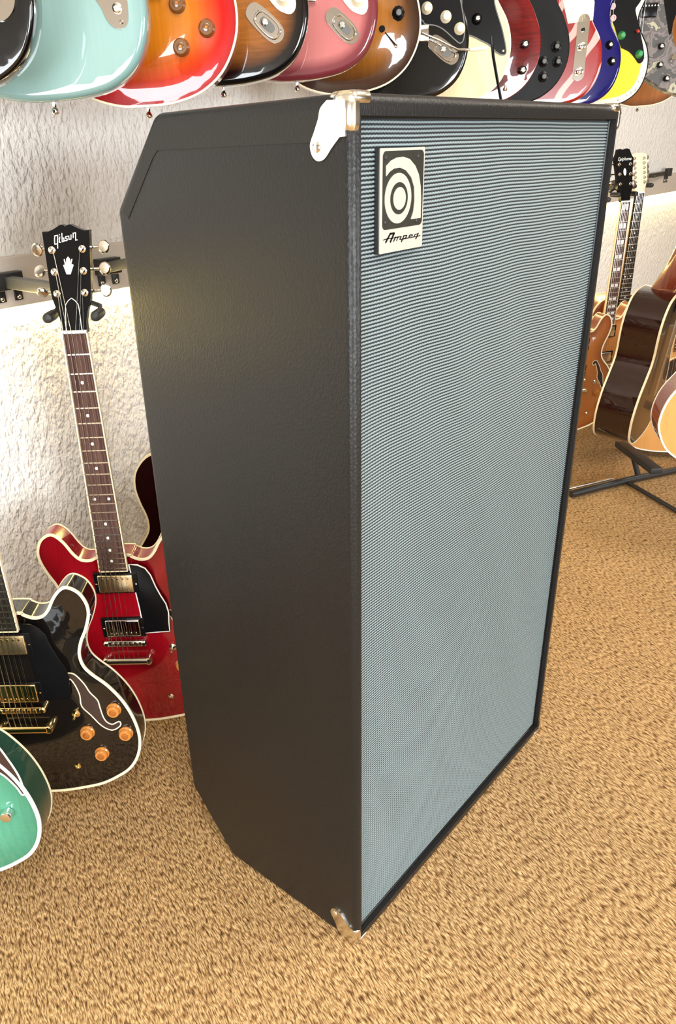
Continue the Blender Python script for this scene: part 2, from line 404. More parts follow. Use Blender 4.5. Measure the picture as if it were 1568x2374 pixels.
# ------------------------------------------------------------------ speaker cabinet
CX0, CX1, CD, CH = -0.010, 0.672, 0.386, 1.219
cab = empty('speaker_cabinet', (0, 0, 0), 0, 'tall black vinyl bass speaker cabinet with blue-silver grille on the sisal floor', 'speaker')
def cabinet_body():
    prof = [(0, 0), (.293, 0), (CD, .118), (CD, CH-.104), (.293, CH), (0, CH)]
    bm = bmesh.new()
    L = [bm.verts.new((CX0, y, z)) for y, z in prof]; Rr = [bm.verts.new((CX1, y, z)) for y, z in prof]
    n = len(prof)
    bm.faces.new(L[::-1]) if False else bm.faces.new(L)
    bm.faces.new(Rr[::-1])
    for i in range(n):
        j = (i+1) % n
        bm.faces.new((L[j], L[i], Rr[i], Rr[j]))
    bmesh.ops.recalc_face_normals(bm, faces=bm.faces[:])
    bmesh.ops.bevel(bm, geom=bm.edges[:], offset=.0105, segments=5, profile=.5, affect='EDGES')
    ff = max((f for f in bm.faces if f.normal.y < -.99), key=lambda f: f.calc_area())
    r = bmesh.ops.inset_region(bm, faces=[ff], thickness=.0025)
    for v in ff.verts:
        v.co.x = .003 if v.co.x < .3 else CX1-.016
        v.co.z = .020 if v.co.z < .6 else 1.199
    e = bmesh.ops.extrude_discrete_faces(bm, faces=[ff])
    nf = e['faces'][0]
    for v in nf.verts: v.co.y += .014
    me = bpy.data.meshes.new('body'); bm.to_mesh(me); bm.free()
    return link('body', me, VINYL, cab, True, 35)
cabinet_body()
# wrapped vinyl seam on the side
s = MB()
s.prism([(0, 0), (1, 0), (1, 1), (0, 1)], 0, 0)if False else None
seam = [(.02, 1.178), (.29, 1.180), (.300, 1.172), (.362, 1.104), (.372, 1.112), (.300, 1.196), (.285, 1.206), (.02, 1.206)]
MB().prism([(y, z) for y, z in seam], -.0002, .0006, Matrix(((0, 1, 0, CX0-.0004), (1, 0, 0, 0), (0, 0, 1, 0), (0, 0, 0, 1)))).build('vinyl_seam', VINYL, cab)
# grille cloth: every cord of the weave is a ridge
def grille():
    P = .0042; z0, z1 = .016, 1.203; x0, x1 = -.001, CX1-.012
    rows = int((z1-z0)/P); seg = 6; nc = 34
    ph = [0, .18, .34, .5, .66, .82]
    dep = [0.0, .75, .97, 1.0, .97, .75]
    Y = .0125; A = .0026
    vv = []; uvs = []
    xs = np.linspace(x0, x1, nc+1)
    for r in range(rows+1):
        for sgi in range(seg if r < rows else 1):
            zz = z0 + (r + ph[sgi])*P
            for x in xs:
                t = (x-x0)/(x1-x0); q = (zz-z0)/(z1-z0)
                edge = min(1, 4*q, 4*(1-q)+.12)
                wob = .0052*math.sin(t*3.3+.4)*edge + .0016*math.sin(t*11+q*9)*edge + .0008*math.sin(t*31+q*25)*edge - .0035*edge*(1-t)
                vv.append((x, Y - A*dep[sgi], min(zz + wob, z1+.004))); uvs.append((x/.0056 + (r % 2)*.0, r + ph[sgi]))
    W = nc+1; nr = rows*seg
    fs = []
    for i in range(nr):
        for j in range(nc):
            fs.append((i*W+j, i*W+j+1, (i+1)*W+j+1, (i+1)*W+j))
    me = bpy.data.meshes.new('grille_cloth'); me.from_pydata(vv, [], fs); me.update()
    ul = me.uv_layers.new(name='UVMap')
    li = np.zeros(len(me.loops), int); me.loops.foreach_get('vertex_index', li)
    U = np.array(uvs)[li]; ul.data.foreach_set('uv', U.ravel())
    return link('grille_cloth', me, mat_cloth(), cab, True, 180)
grille()
pp = MB(); r_ = .0022
for a, b_ in (((.002, 1.199), (.656, 1.199)), ((.0042, .021), (.0042, 1.2)), ((.6545, .021), (.6545, 1.2)), ((.002, .0215), (.656, .0215))):
    pp.tube([(a[0], .0095, a[1]), (b_[0], .0095, b_[1])], r_, 8)
pp.build('piping', BLKP, cab)

# metal corner guards
def corner_guard(mx, mz):
    """built for the upper left front corner, mirrored by mx/mz"""
    bm = MB(); e = .0014
    xa, ya, za = CX0-e, -e, CH+e
    lobe = [(.0, 1.182), (.0, za), (.036, za), (.030, 1.2135), (.0385, 1.207), (.0415, 1.198), (.0470, 1.187), (.0525, 1.176), (.050, 1.166), (.043, 1.161), (.034, 1.163), (.025, 1.172), (.015, 1.181)]
    sm = spline(lobe[3:], 4, False)
    lobe = [(.008, 1.1815), (.008, za-.008), ] + sm
    bm.prism([(y, z) for y, z in lobe], -.0004, .003, Matrix(((0, 1, 0, xa), (1, 0, 0, 0), (0, 0, 1, 0), (0, 0, 0, 1))))
    bm.box(xa, .0035, ya, .030, 1.1815, za, bev=.0105)      # wraps the corner
    bm.box(xa+.004, .022, ya-.0003, .034, za-.013, za+.0003, bev=.006)
    def mir(vs):
        out = []
        for x, y, z in vs:
            if mx: x = CX0+CX1-x
            if mz: z = CH-z
            out.append((x, y, z))
        return out
    flip = mx != mz
    bm.v = mir(bm.v)
    if flip: bm.f = [f[::-1] for f in bm.f]
    o = bm.build('corner_guard', NICKEL, cab, True, 50)
    rv = MB(); rv.lathe([(.0052, 0), (.0048, .0012), (.003, .0022), (.0008, .0026)], (xa, .044, 1.1735), (-1, 0, 0), 16)
    rv.v = mir(rv.v)
    if flip: rv.f = [f[::-1] for f in rv.f]
    rv.build('rivet', CHROME, o)
    return o
for mx in (False, True):
    for mz in (False, True):
        g = corner_guard(mx, mz)

# badge
BF = 0.0040; BX = Matrix.Translation((.006, 0, 0))
MB().box(.0395, .1245, BF, .0105, 1.0685, 1.1705, bev=.0008).build('badge', plain('badge_side', (.015, .015, .016, 1), .35), cab)
badge = [o for o in cab.children if o.name.startswith('badge')][0]
PLATE = plain('brushed_aluminium', srgb(178, 172, 162), 0.45, 0.2, bump=.15, bscale=900)
def rrect(x0, x1, z0, z1, r, n=6):
    out = []
    for cx, cz, a0 in ((x1-r, z0+r, -PI/2), (x1-r, z1-r, 0), (x0+r, z1-r, PI/2), (x0+r, z0+r, PI)):
        for i in range(n+1):
            a = a0 + PI/2*i/n; out.append((cx+r*math.cos(a), cz+r*math.sin(a)))
    return out
def ell(cx, cz, a, b_, n=40): return [(cx+a*math.cos(2*PI*i/n), cz+b_*math.sin(2*PI*i/n)) for i in range(n)]
MB().prism(rrect(.0342, .1178, 1.0690, 1.1702, .001), BF-.0008, BF, BX).build('face_plate', PLATE, badge, False)
EMB = plain('badge_black', srgb(34, 33, 26), .35, coat=.3)
MB().prism(rrect(.0385, .1155, 1.0925, 1.1675, .0055), BF-.0012, BF-.0006, BX).build('emblem_panel', EMB, badge, False)
em = MB()
em.prism(ell(.0669, 1.1219, .0250, .0247), BF-.0018, BF-.001, BX)
hook = [(43.7, 1153.8), (52.4, 1158.6), (62.3, 1161.0), (74.4, 1161.6), (87.0, 1159.2), (97.9, 1152.6), (105.6, 1143.8), (110.0, 1131.7), (111.6, 1119.6), (111.9, 1099.4), (92.3, 1099.6), (97.0, 1107.2), (98.7, 1118.1), (97.3, 1131.2), (91.0, 1141.2), (80.1, 1148.5), (68.7, 1151.5), (57.6, 1150.8), (49.7, 1148.0), (43.9, 1144.1)]
em.prism([(x/1000, z/1000) for x, z in hook], BF-.0018, BF-.001, BX)
em.build('emblem', PLATE, badge, False)
MB().prism(ell(.0679, 1.1220, .0163, .0157), BF-.0022, BF-.0012, BX).build('emblem_ring', EMB, badge, False)
MB().prism(ell(.0682, 1.1218, .0118, .0111), BF-.0026, BF-.0012, BX).build('emblem_dot', PLATE, badge, False)
for x, z in ((.043, 1.1615), (.1035, 1.1615), (.043, 1.1000), (.1035, 1.0975)):
    MB().lathe([(.0022, 0), (.002, .0012), (.001, .0016)], (x+.006, BF-.001, z), (0, -1, 0), 12).build('screw', BLKM, badge)

def strokes(lines, wd, y0, y1, M=None, sc=1.0, taper=None):
    """flat ribbon strokes in the X-Z plane"""
    m = MB()
    for li, ln in enumerate(lines):
        w_ = wd[li] if isinstance(wd, (list, tuple)) else wd
        P = [np.array(p, float)*sc for p in ln]
        for a, b_ in zip(P[:-1], P[1:]):
            d = b_-a; L = np.linalg.norm(d)
            if L < 1e-9: continue
            d = d/L; nn = np.array((-d[1], d[0]))*w_/2
            a2 = a - d*w_*.3; b2 = b_ + d*w_*.3
            m.prism([tuple(a2+nn), tuple(b2+nn), tuple(b2-nn), tuple(a2-nn)], y0, y1, M)
    return m
AMP = [[(45.4, 1080.0), (53.6, 1087.9), (61.0, 1087.8)], [(61.0, 1087.8), (54.2, 1079.8)], [(41.1, 1082.7), (44.5, 1083.3), (59.4, 1083.2), (62.9, 1083.1)], [(64.0, 1083.6), (60.4, 1079.8)], [(62.0, 1083.2), (69.1, 1083.4), (65.9, 1079.9)], [(68.9, 1083.3), (75.0, 1083.2), (72.0, 1080.7), (75.8, 1080.4)], [(80.0, 1083.5), (75.6, 1078.0)], [(79.8, 1083.5), (85.8, 1083.5), (84.3, 1081.6), (82.6, 1080.5), (78.7, 1080.4), (90.0, 1080.6)], [(90.9, 1081.9), (97.2, 1082.4), (96.8, 1083.4), (92.3, 1083.4), (90.0, 1082.0), (90.9, 1080.5), (100.9, 1080.7)], [(109.1, 1083.5), (104.1, 1078.3)], [(109.1, 1083.3), (102.6, 1083.1), (100.9, 1081.7), (101.9, 1080.6), (106.5, 1080.5), (112.7, 1081.0)]]
strokes(AMP, [.0019, .0022, .0008, .0012, .0009, .0009, .0014, .0010, .0008, .0013, .0008], BF-.0013, BF-.0005, BX, .001).build('lettering', BLKP, badge, False)

# ------------------------------------------------------------------ guitars
# body outlines, v up from the bottom of the body, u to the viewer's right
R335 = [(.04,.002),(.08,.009),(.115,.018),(.146,.034),(.175,.056),(.195,.089),(.2035,.131),(.198,.176),(.183,.218),(.16,.254),(.136,.279),(.1235,.298),(.1205,.322),(.127,.347),(.140,.374),(.1495,.402),(.1500,.425),(.140,.448),(.122,.460),(.108,.457),(.093,.441),(.079,.417),(.066,.404),(.050,.402),(.036,.408),(.028,.412)]
OUT = {}
OUT['semi'] = [(0, 0)] + R335 + [(-u, v) for u, v in R335[::-1]]
OUT['single'] = [(0,0),(.05,.003),(.10,.018),(.14,.050),(.163,.10),(.161,.155),(.14,.205),(.118,.24),(.112,.265),(.118,.30),(.130,.33),(.128,.36),(.108,.375),(.085,.365),(.065,.345),(.045,.335),(.03,.34),
                 (-.03,.43),(-.06,.435),(-.10,.425),(-.132,.395),(-.142,.35),(-.135,.305),(-.12,.265),(-.125,.235),(-.147,.195),(-.164,.14),(-.160,.09),(-.137,.05),(-.095,.018),(-.045,.002)]
OUT['double'] = [(0,.0),(.05,.003),(.10,.014),(.138,.040),(.158,.080),(.162,.125),(.150,.170),(.122,.215),(.112,.25),(.125,.29),(.142,.33),(.145,.36),(.130,.375),(.105,.36),(.075,.335),(.045,.33),(.03,.335),
                 (-.03,.34),(-.05,.36),(-.075,.40),(-.10,.435),(-.125,.445),(-.143,.42),(-.145,.37),(-.128,.31),(-.115,.265),(-.12,.22),(-.145,.17),(-.163,.12),(-.158,.075),(-.13,.035),(-.085,.010),(-.04,.001)]
RAC = [(.05,.002),(.11,.014),(.165,.048),(.195,.10),(.2,.145),(.185,.20),(.152,.25),(.132,.285),(.131,.32),(.143,.36),(.150,.40),(.143,.44),(.115,.475),(.075,.490),(.03,.495)]
OUT['angular'] = [(-.16,.13),(-.06,.125),(.03,.105),(.091,.075),(.133,.052),(.185,.034),(.225,.026),(.240,.036),(.222,.085),(.185,.14),(.150,.19),(.135,.235),(.140,.28),(.165,.33),(.170,.37),(.145,.375),(.09,.345),(.045,.335),(.03,.34),
                 (-.03,.34),(-.06,.37),(-.11,.42),(-.15,.445),(-.16,.42),(-.13,.34),(-.115,.28),(-.125,.22),(-.165,.165),(-.18,.14)]
OUT['acoustic'] = [(0, 0)] + RAC + [(-u, v) for u, v in RAC[::-1]]

def make_body(root, key, thick, rf, rb, arch, mat, scale=1.0, grid=.011):
    poly = ccw(spline([(u*scale, v*scale) for u, v in OUT[key]], 5))
    nrm = normals2(poly); P = np.array(poly)
    pts = [tuple(p) for p in P]; dist = [0.0]*len(P)
    for d in ([rf*.12, rf*.4, rf*.75, rf] if rf > .001 else [.0015, .006]):
        Q = P - nrm*d; ok = (edge_dist(Q, poly) > d*.93) & inside(Q, poly)
        for q, k_ in zip(Q, ok):
            if k_: pts.append(tuple(q)); dist.append(d)
    lim = max(rf, .004) + grid*.45
    mn, mxx = P.min(0), P.max(0)
    gx, gy = np.meshgrid(np.arange(mn[0], mxx[0], grid), np.arange(mn[1], mxx[1], grid))
    G = np.stack([gx.ravel(), gy.ravel()], 1); G = G[inside(G, poly)]; dg = edge_dist(G, poly)
    for q, d in zip(G, dg):
        if d > lim: pts.append(tuple(q)); dist.append(float(d))
    n = len(P)
    ov, oe, of, _a, _b, _c = geometry.delaunay_2d_cdt([Vector(p) for p in pts], [(i, (i+1) % n) for i in range(n)], [], 1, 1e-7)
    ov = [tuple(v) for v in ov]
    dd = edge_dist(ov, poly)
    def height(d):
        y = 0.0
        if d < rf: y += rf - math.sqrt(max(0, rf*rf - (rf-d)**2))
        t = min(1, max(0, (d-.012)/.07)); t = t*t*(3-2*t)
        return y - arch*t
    V = [(ov[i][0], height(dd[i]), ov[i][1]) for i in range(len(ov))]
    F = [tuple(f) for f in of]
    # make faces look towards -Y
    a, b_, c = (Vector(V[i]) for i in F[0])
    if (b_-a).cross(c-a).y > 0: F = [f[::-1] for f in F]
    att = [float(x) for x in dd]
    # side wall and back
    k0 = len(V)
    rings = [(0, rf), (0, thick-rb)] + ([(rb*.3, thick-rb*.28), (rb, thick)] if rb > 0 else [])
    for off, y in rings:
        for i in range(n):
            q = P[i] - nrm[i]*off; V.append((q[0], y if off or y != rf else height(0), q[1])); att.append(0.0)
    for rI in range(len(rings)-1):
        for i in range(n):
            j = (i+1) % n
            F.append((k0+rI*n+i, k0+rI*n+j, k0+(rI+1)*n+j, k0+(rI+1)*n+i))
    F.append(tuple(k0+(len(rings)-1)*n+i for i in range(n)))
    me = bpy.data.meshes.new('body'); me.from_pydata(V, [], F); me.update()
    bm = bmesh.new(); bm.from_mesh(me); lay = bm.verts.layers.float.new('edge')
    for i, v in enumerate(bm.verts): v[lay] = att[i]
    bmesh.ops.remove_doubles(bm, verts=bm.verts[:], dist=1e-5)
    bmesh.ops.recalc_face_normals(bm, faces=bm.faces[:])
    bm.to_mesh(me); bm.free()
    o = link('body', me, mat, root, True, 50)
    top = lambda u, v: height(float(edge_dist([(u, v)], poly)[0]))
    return o, poly, top

def ribbon(root, name, poly, out, inn, y0, y1, mat, parent=None):
    """band following a closed outline: from +out outside to -inn inside, y0..y1"""
    P = np.array(poly); nr = normals2(poly); n = len(P); m = MB()
    A = P + nr*out; B = P - nr*inn
    v = [(a[0], y0, a[1]) for a in A] + [(b_[0], y0, b_[1]) for b_ in B] + [(b_[0], y1, b_[1]) for b_ in B] + [(a[0], y1, a[1]) for a in A]
    f = []
    for i in range(n):
        j = (i+1) % n
        for r in range(4):
            s_ = (r+1) % 4
            f.append((r*n+i, s_*n+i, s_*n+j, r*n+j))
    m.add(v, f); return m.build(name, mat, root, True, 30)

def lay_on(root, name, poly, top, mat, lift=.0022, grid=None, closed_spline=0, edge_mat=None):
    """thin plate that follows the body's top"""
    if closed_spline: poly = spline(poly, closed_spline)
    poly = ccw(poly); n = len(poly)
    pts = list(poly); P = np.array(poly)
    g = grid or .012
    gx, gy = np.meshgrid(np.arange(P[:, 0].min(), P[:, 0].max(), g), np.arange(P[:, 1].min(), P[:, 1].max(), g))
    G = np.stack([gx.ravel(), gy.ravel()], 1); G = G[inside(G, poly)]
    if len(G): G = G[edge_dist(G, poly) > g*.35]
    pts += [tuple(q) for q in G]
    ov, oe, of, _a, _b, _c = geometry.delaunay_2d_cdt([Vector(p) for p in pts], [(i, (i+1) % n) for i in range(n)], [], 1, 1e-7)
    V = [(v[0], top(v[0], v[1]) - lift, v[1]) for v in ov]; F = [tuple(f) for f in of]
    a, b_, c = (Vector(V[i]) for i in F[0])
    if (b_-a).cross(c-a).y > 0: F = [f[::-1] for f in F]
    k0 = len(V)
    for p in poly: V.append((p[0], top(*p) - lift, p[1]))
    for p in poly: V.append((p[0], top(*p) + .0006, p[1]))
    for i in range(n):
        j = (i+1) % n; F.append((k0+i, k0+j, k0+n+j, k0+n+i))
    m = MB(); m.add(V, F); o = m.build(name, mat, root, True, 30)
    if edge_mat is not None:
        P = np.array(poly); nr = normals2(poly); rb = MB(); v = []; f = []
        for i in range(n):
            a = P[i]+nr[i]*.0006; b_ = P[i]-nr[i]*.0018
            v += [(a[0], top(*P[i])-lift*.3, a[1]), (a[0], top(*P[i])-lift-.0002, a[1]), (b_[0], top(*P[i])-lift-.0003, b_[1])]
        for i in range(n):
            j = (i+1) % n
            f += [(3*i, 3*j, 3*j+1, 3*i+1), (3*i+1, 3*j+1, 3*j+2, 3*i+2)]
        rb.add(v, f); rb.build('bevel', edge_mat, o, True, 60)
    return o

def knob(root, u, v, y, kind='bell'):
    if kind == 'bell':
        o = MB().lathe([(.0138, 0), (.0136, .003), (.0118, .0045), (.0112, .011), (.0104, .0118)], (u, y, v), (0, -1, 0), 24).build('knob', AMBER, root)
        MB().lathe([(.0066, .0), (.0066, .0132), (.005, .0136)], (u, y, v), (0, -1, 0), 20).build('knob_cap', KGOLD, o)
    elif kind == 'bell_dark':
        o = MB().lathe([(.0135, 0), (.0133, .003), (.0115, .005), (.0108, .010), (.010, .011)], (u, y, v), (0, -1, 0), 24).build('knob', AMBERD, root)
        MB().lathe([(.0060, .0), (.0060, .0122), (.0045, .0126)], (u, y, v), (0, -1, 0), 20).build('knob_cap', AMBERD, o)
        MB().lathe([(.0022, .0), (.0022, .0134), (.0018, .0138)], (u, y, v), (0, -1, 0), 12).build('knob_dot', KGOLD, o)
    elif kind in ('cream', 'green', 'black'):
        mt = dict(cream=CREAM, green=GREENK, black=BLKP)[kind]
        o = MB().lathe([(.0125, 0), (.0120, .003), (.0088, .006), (.0078, .014), (.007, .0148)], (u, y, v), (0, -1, 0), 24).build('knob', mt, root)
        MB().lathe([(.0046, .0), (.0046, .0153), (.004, .0156)], (u, y, v), (0, -1, 0), 16).build('knob_cap', NICKEL if kind == 'black' else mt, o)
    elif kind == 'chrome':
        o = MB().lathe([(.0095, 0), (.0095, .012), (.0085, .0145), (.005, .0155)], (u, y, v), (0, -1, 0), 24).build('knob', CHROME, root)
    elif kind == 'dome':
        o = MB().lathe([(.0095, 0), (.0095, .012), (.0085, .0145), (.005, .0155)], (u, y, v), (0, -1, 0), 24).build('knob', BLKP, root)
        MB().lathe([(.0055, .0), (.0055, .0158), (.004, .0164)], (u, y, v), (0, -1, 0), 16).build('knob_cap', NICKEL, o)
    elif kind == 'skirt':
        o = MB().lathe([(.0140, 0), (.0132, .003), (.0085, .005), (.0080, .014), (.007, .0148)], (u, y, v), (0, -1, 0), 10).build('knob', BLKP, root)
        MB().lathe([(.0055, .0), (.0055, .0153), (.004, .0158)], (u, y, v), (0, -1, 0), 16).build('knob_cap', GREYM, o)
    return o

def pickup(root, v, cover, w_=.070, h_=.038, y=0.0, frame=BLKP, poles=NICKEL, ring=True, u=0.0, slant=0, pole_v=.012, tall=.009):
    M = Matrix.Translation((u, y, v)) @ Matrix.Rotation(slant, 4, 'Y')
    o = MB().box(-w_/2-.009, w_/2+.009, -.005, .002, -h_/2-.004, h_/2+.004, M, bev=.0015).build('pickup', frame, root) if ring else \
        MB().box(-w_/2-.001, w_/2+.001, -.003, .002, -h_/2-.001, h_/2+.001, M, bev=.001).build('pickup', frame, root)
    MB().box(-w_/2, w_/2, -tall, 0, -h_/2, h_/2, M, bev=.002).build('pickup_cover', cover, o)
    pm = MB()
    for i in range(6): pm.lathe([(.0024, 0), (.0022, .0008), (.001, .001)], (-.0255+.0102*i, -tall+.0002, pole_v), (0, -1, 0), 10, M)
    pm.build('pole_screws', poles, o)['kind'] = 'stuff'
    if ring:
        for sx in (-1, 1): MB().lathe([(.0022, 0), (.0015, .0012)], (sx*(w_/2+.0048), -.005, -.002), (0, -1, 0), 10, M).build('mounting_screw', poles, o)
    return o

def bridge_set(root, vb, vt, mat, y):
    o = MB(); o.box(-.043, .043, y-.012, y-.004, vb-.0065, vb+.0065, bev=.0022)
    for sx in (-1, 1): o.lathe([(.0065, 0), (.0065, .011), (.004, .0135)], (sx*.0385, y, vb), (0, -1, 0), 16)
    for i in range(6): o.box(-.0285+.0102*i, -.0225+.0102*i, y-.0145, y-.010, vb-.004, vb+.004, bev=.0006)
    o.build('bridge', mat, root)
    t = MB(); t.tube([(-.042, y-.013, vt), (.042, y-.013, vt)], .0078, 16)
    for sx in (-1, 1): t.lathe([(.0088, 0), (.0088, .016), (.007, .0185), (.003, .019)], (sx*.044, y, vt), (0, -1, 0), 20)
    t.build('tailpiece', mat, root)

def fret_v(n, nut, L=.628): return nut - L*(1-2**(-n/12))

def make_neck(root, nut, vend, vheel, board, neckm, nf=22, inlay='dots', binding=None, y=-.010, wn=.043, we=.056, back_y=.016, L=.628, strings=True, vb=None, vt=None, ysad=-.022, dotsep=True):
    """fingerboard, frets, inlays, nut, strings; nut/vend/vheel are heights above the body's bottom"""
    hw = lambda v: (wn + (we-wn)*(nut-v)/(nut-vend))/2
    nk = MB(); secs = []
    vs = [nut+.002, nut-.04, vheel+.06, vheel+.02, vheel-.03]
    deps = [.013, .014, .017, .022, back_y+.02]
    n = 9
    for v, d in zip(vs, deps):
        w2 = hw(v)-.0004
        secs.append([(w2*math.cos(PI*i/(n-1)), y+.005 + d*math.sin(PI*i/(n-1))**.8, v) for i in range(n)])
    V = [p for s_ in secs for p in s_]; F = []
    for j in range(len(secs)-1):
        for i in range(n-1): F.append((j*n+i, j*n+i+1, (j+1)*n+i+1, (j+1)*n+i))
        F.append((j*n+n-1, j*n, (j+1)*n, (j+1)*n+n-1))
    F.append(tuple(range(n))); F.append(tuple(reversed(range((len(secs)-1)*n, len(secs)*n))))
    nk.add(V, F); nk.build('neck', neckm, root)
    bd = MB().prism([(-hw(nut), nut), (hw(nut), nut), (hw(vend), vend), (-hw(vend), vend)], y, y+.006).build('fingerboard', board, root, False)
    if binding is not None:
        bb = MB()
        for sx in (-1, 1):
            a, b_ = sx*hw(nut), sx*hw(vend)
            bb.prism([(a-.0016, nut), (a+.0008, nut), (b_+.0008, vend-.001), (b_-.0016, vend-.001)] if sx > 0 else [(a-.0008, nut), (a+.0016, nut), (b_+.0016, vend-.001), (b_-.0008, vend-.001)], y-.0006, y+.0062)
        bb.prism([(-hw(vend), vend-.002), (hw(vend), vend-.002), (hw(vend), vend+.0004), (-hw(vend), vend+.0004)], y-.0006, y+.006)
        bb.build('board_binding', binding, bd, False)
    fr = MB()
    for k_ in range(1, nf+1):
        v = fret_v(k_, nut, L)
        if v < vend+.003: break
        fr.box(-hw(v)+.0004, hw(v)-.0004, y-.0013, y+.001, v-.0012, v+.0012)
    f_ = fr.build('frets', STRING, bd, False); f_['kind'] = 'stuff'
    MB().box(-hw(nut), hw(nut), y-.0022, y+.006, nut, nut+.0052, bev=.0006).build('nut', BONE, root)
    marks = [3, 5, 7, 9, 12, 15, 17, 19, 21]
    if inlay == 'blocks': marks = [1] + marks
    if inlay == 'blocks_short': marks = [1, 3, 5, 7, 9, 12, 15]
    for k_ in marks:
        a, b_ = fret_v(k_-1, nut, L), fret_v(k_, nut, L)
        if b_ < vend: break
        v = (a+b_)/2
        if inlay == 'dots':
            for du in ((-.0135, .0135) if k_ == 12 else (0,)):
                MB().lathe([(.0031, 0), (.0030, .0006)], (du, y+.0001, v), (0, -1, 0), 14).build('inlay', PEARL, bd)
        else:
            h_ = (a-b_)*.30; w2 = hw(v)*.62
            MB().prism([(-w2, v-h_), (-.002, v-h_), (-.0035, v+h_), (-w2, v+h_)], y-.0005, y+.001).build('inlay', PEARL, bd, False)
            MB().prism([(.0035, v-h_), (w2, v-h_), (w2, v+h_), (.002, v+h_)], y-.0005, y+.001).build('inlay', PEARL, bd, False)
    if strings and vb is not None:
        st = MB(); rr = [.0009, .0008, .0007, .0004, .0003, .00025]
        for i in range(6):
            un = (-.5 + i/5)*(wn-.008); ub = (-.5 + i/5)*.051
            st.tube([(un, y-.003, nut+.002), (ub, ysad, vb), (ub, ysad+.004, vt)], rr[i], 5)
        s_ = st.build('strings', STRING, root); s_['kind'] = 'stuff'

def headstock(root, nut, style, face, tuner_mat, y=-.008, tilt=.27, back=NECKR, logo=None, sc=1.0, w=1.0):
    M = Matrix.Translation((0, y, nut)) @ Matrix(((w, 0, 0, 0), (0, 1, tilt, 0), (0, 0, sc, 0), (0, 0, 0, 1)))
    if style == 'book':
        half = [(.0215, 0), (.0215, .018), (.0255, .034), (.0320, .052), (.0345, .07), (.0365, .11), (.0395, .158), (.031, .1575), (.021, .161), (.0085, .1675), (.004, .1672)]
        cap = [(0, .1645)]
    elif style == 'crown':
        half = [(.0215, 0), (.0215, .018), (.0265, .034), (.0345, .050), (.034, .08), (.037, .115), (.043, .150), (.034, .160), (.026, .180), (.015, .183), (.008, .178)]
        cap = [(0, .181)]
    elif style == 'twelve':
        half = [(.0225, 0), (.024, .012), (.030, .026), (.036, .05), (.040, .135), (.030, .142), (.012, .145)]
        cap = [(0, .144)]
    else:
        half = [(.0215, 0), (.022, .02), (.030, .036), (.034, .06), (.036, .16), (.030, .172), (.012, .176)]
        cap = [(0, .176)]
    poly = [(u, v) for u, v in half] + cap + [(-u, v) for u, v in half[::-1]]
    o = MB().prism(poly, -.0005, .014, M).build('headstock', face, root, True, 30)
    vt = [.063, .0965, .130]; ut = [.0235, .0245, .0255]
    if style == 'twelve': vt = [.040, .057, .074, .091, .108, .125]; ut = [.022]*6
    if style == 'long': vt = [.05, .072, .094, .116, .138, .16]; ut = [.020]*6
    for v_, u_ in zip(vt, ut):
        for sx in (-1, 1):
            p = M @ Vector((sx*u_, 0, v_))
            t = MB(); t.lathe([(.0062, 0), (.0060, .0022), (.0040, .0030), (.0032, .0032), (.0030, .0085), (.0016, .010)], tuple(p), (0, -1, 0), 18)
            t.tube([(p.x, p.y+.020, p.z), (sx*(abs(p.x)+.0225), p.y+.020, p.z)], .0026, 8)
            tp = t.build('tuning_peg', tuner_mat, o)
            q = Vector((sx*(abs(p.x)+.0310), p.y+.020, p.z))
            bt = MB(); bt.lathe([(.0015, -.0035), (.0070, -.0030), (.0088, -.001), (.0088, .001), (.0070, .0030), (.0015, .0035)], (0, 0, 0), (0, 1, 0), 16,
                Matrix.Translation(q) @ Matrix.Rotation(random.Random(v_*1000+sx).uniform(-.9, .9), 4, 'X') @ Matrix.Scale(.9, 4, (1, 0, 0)) @ Matrix.Scale(1.28, 4))
            bt.build('tuning_button', tuner_mat, tp)
    return o, M

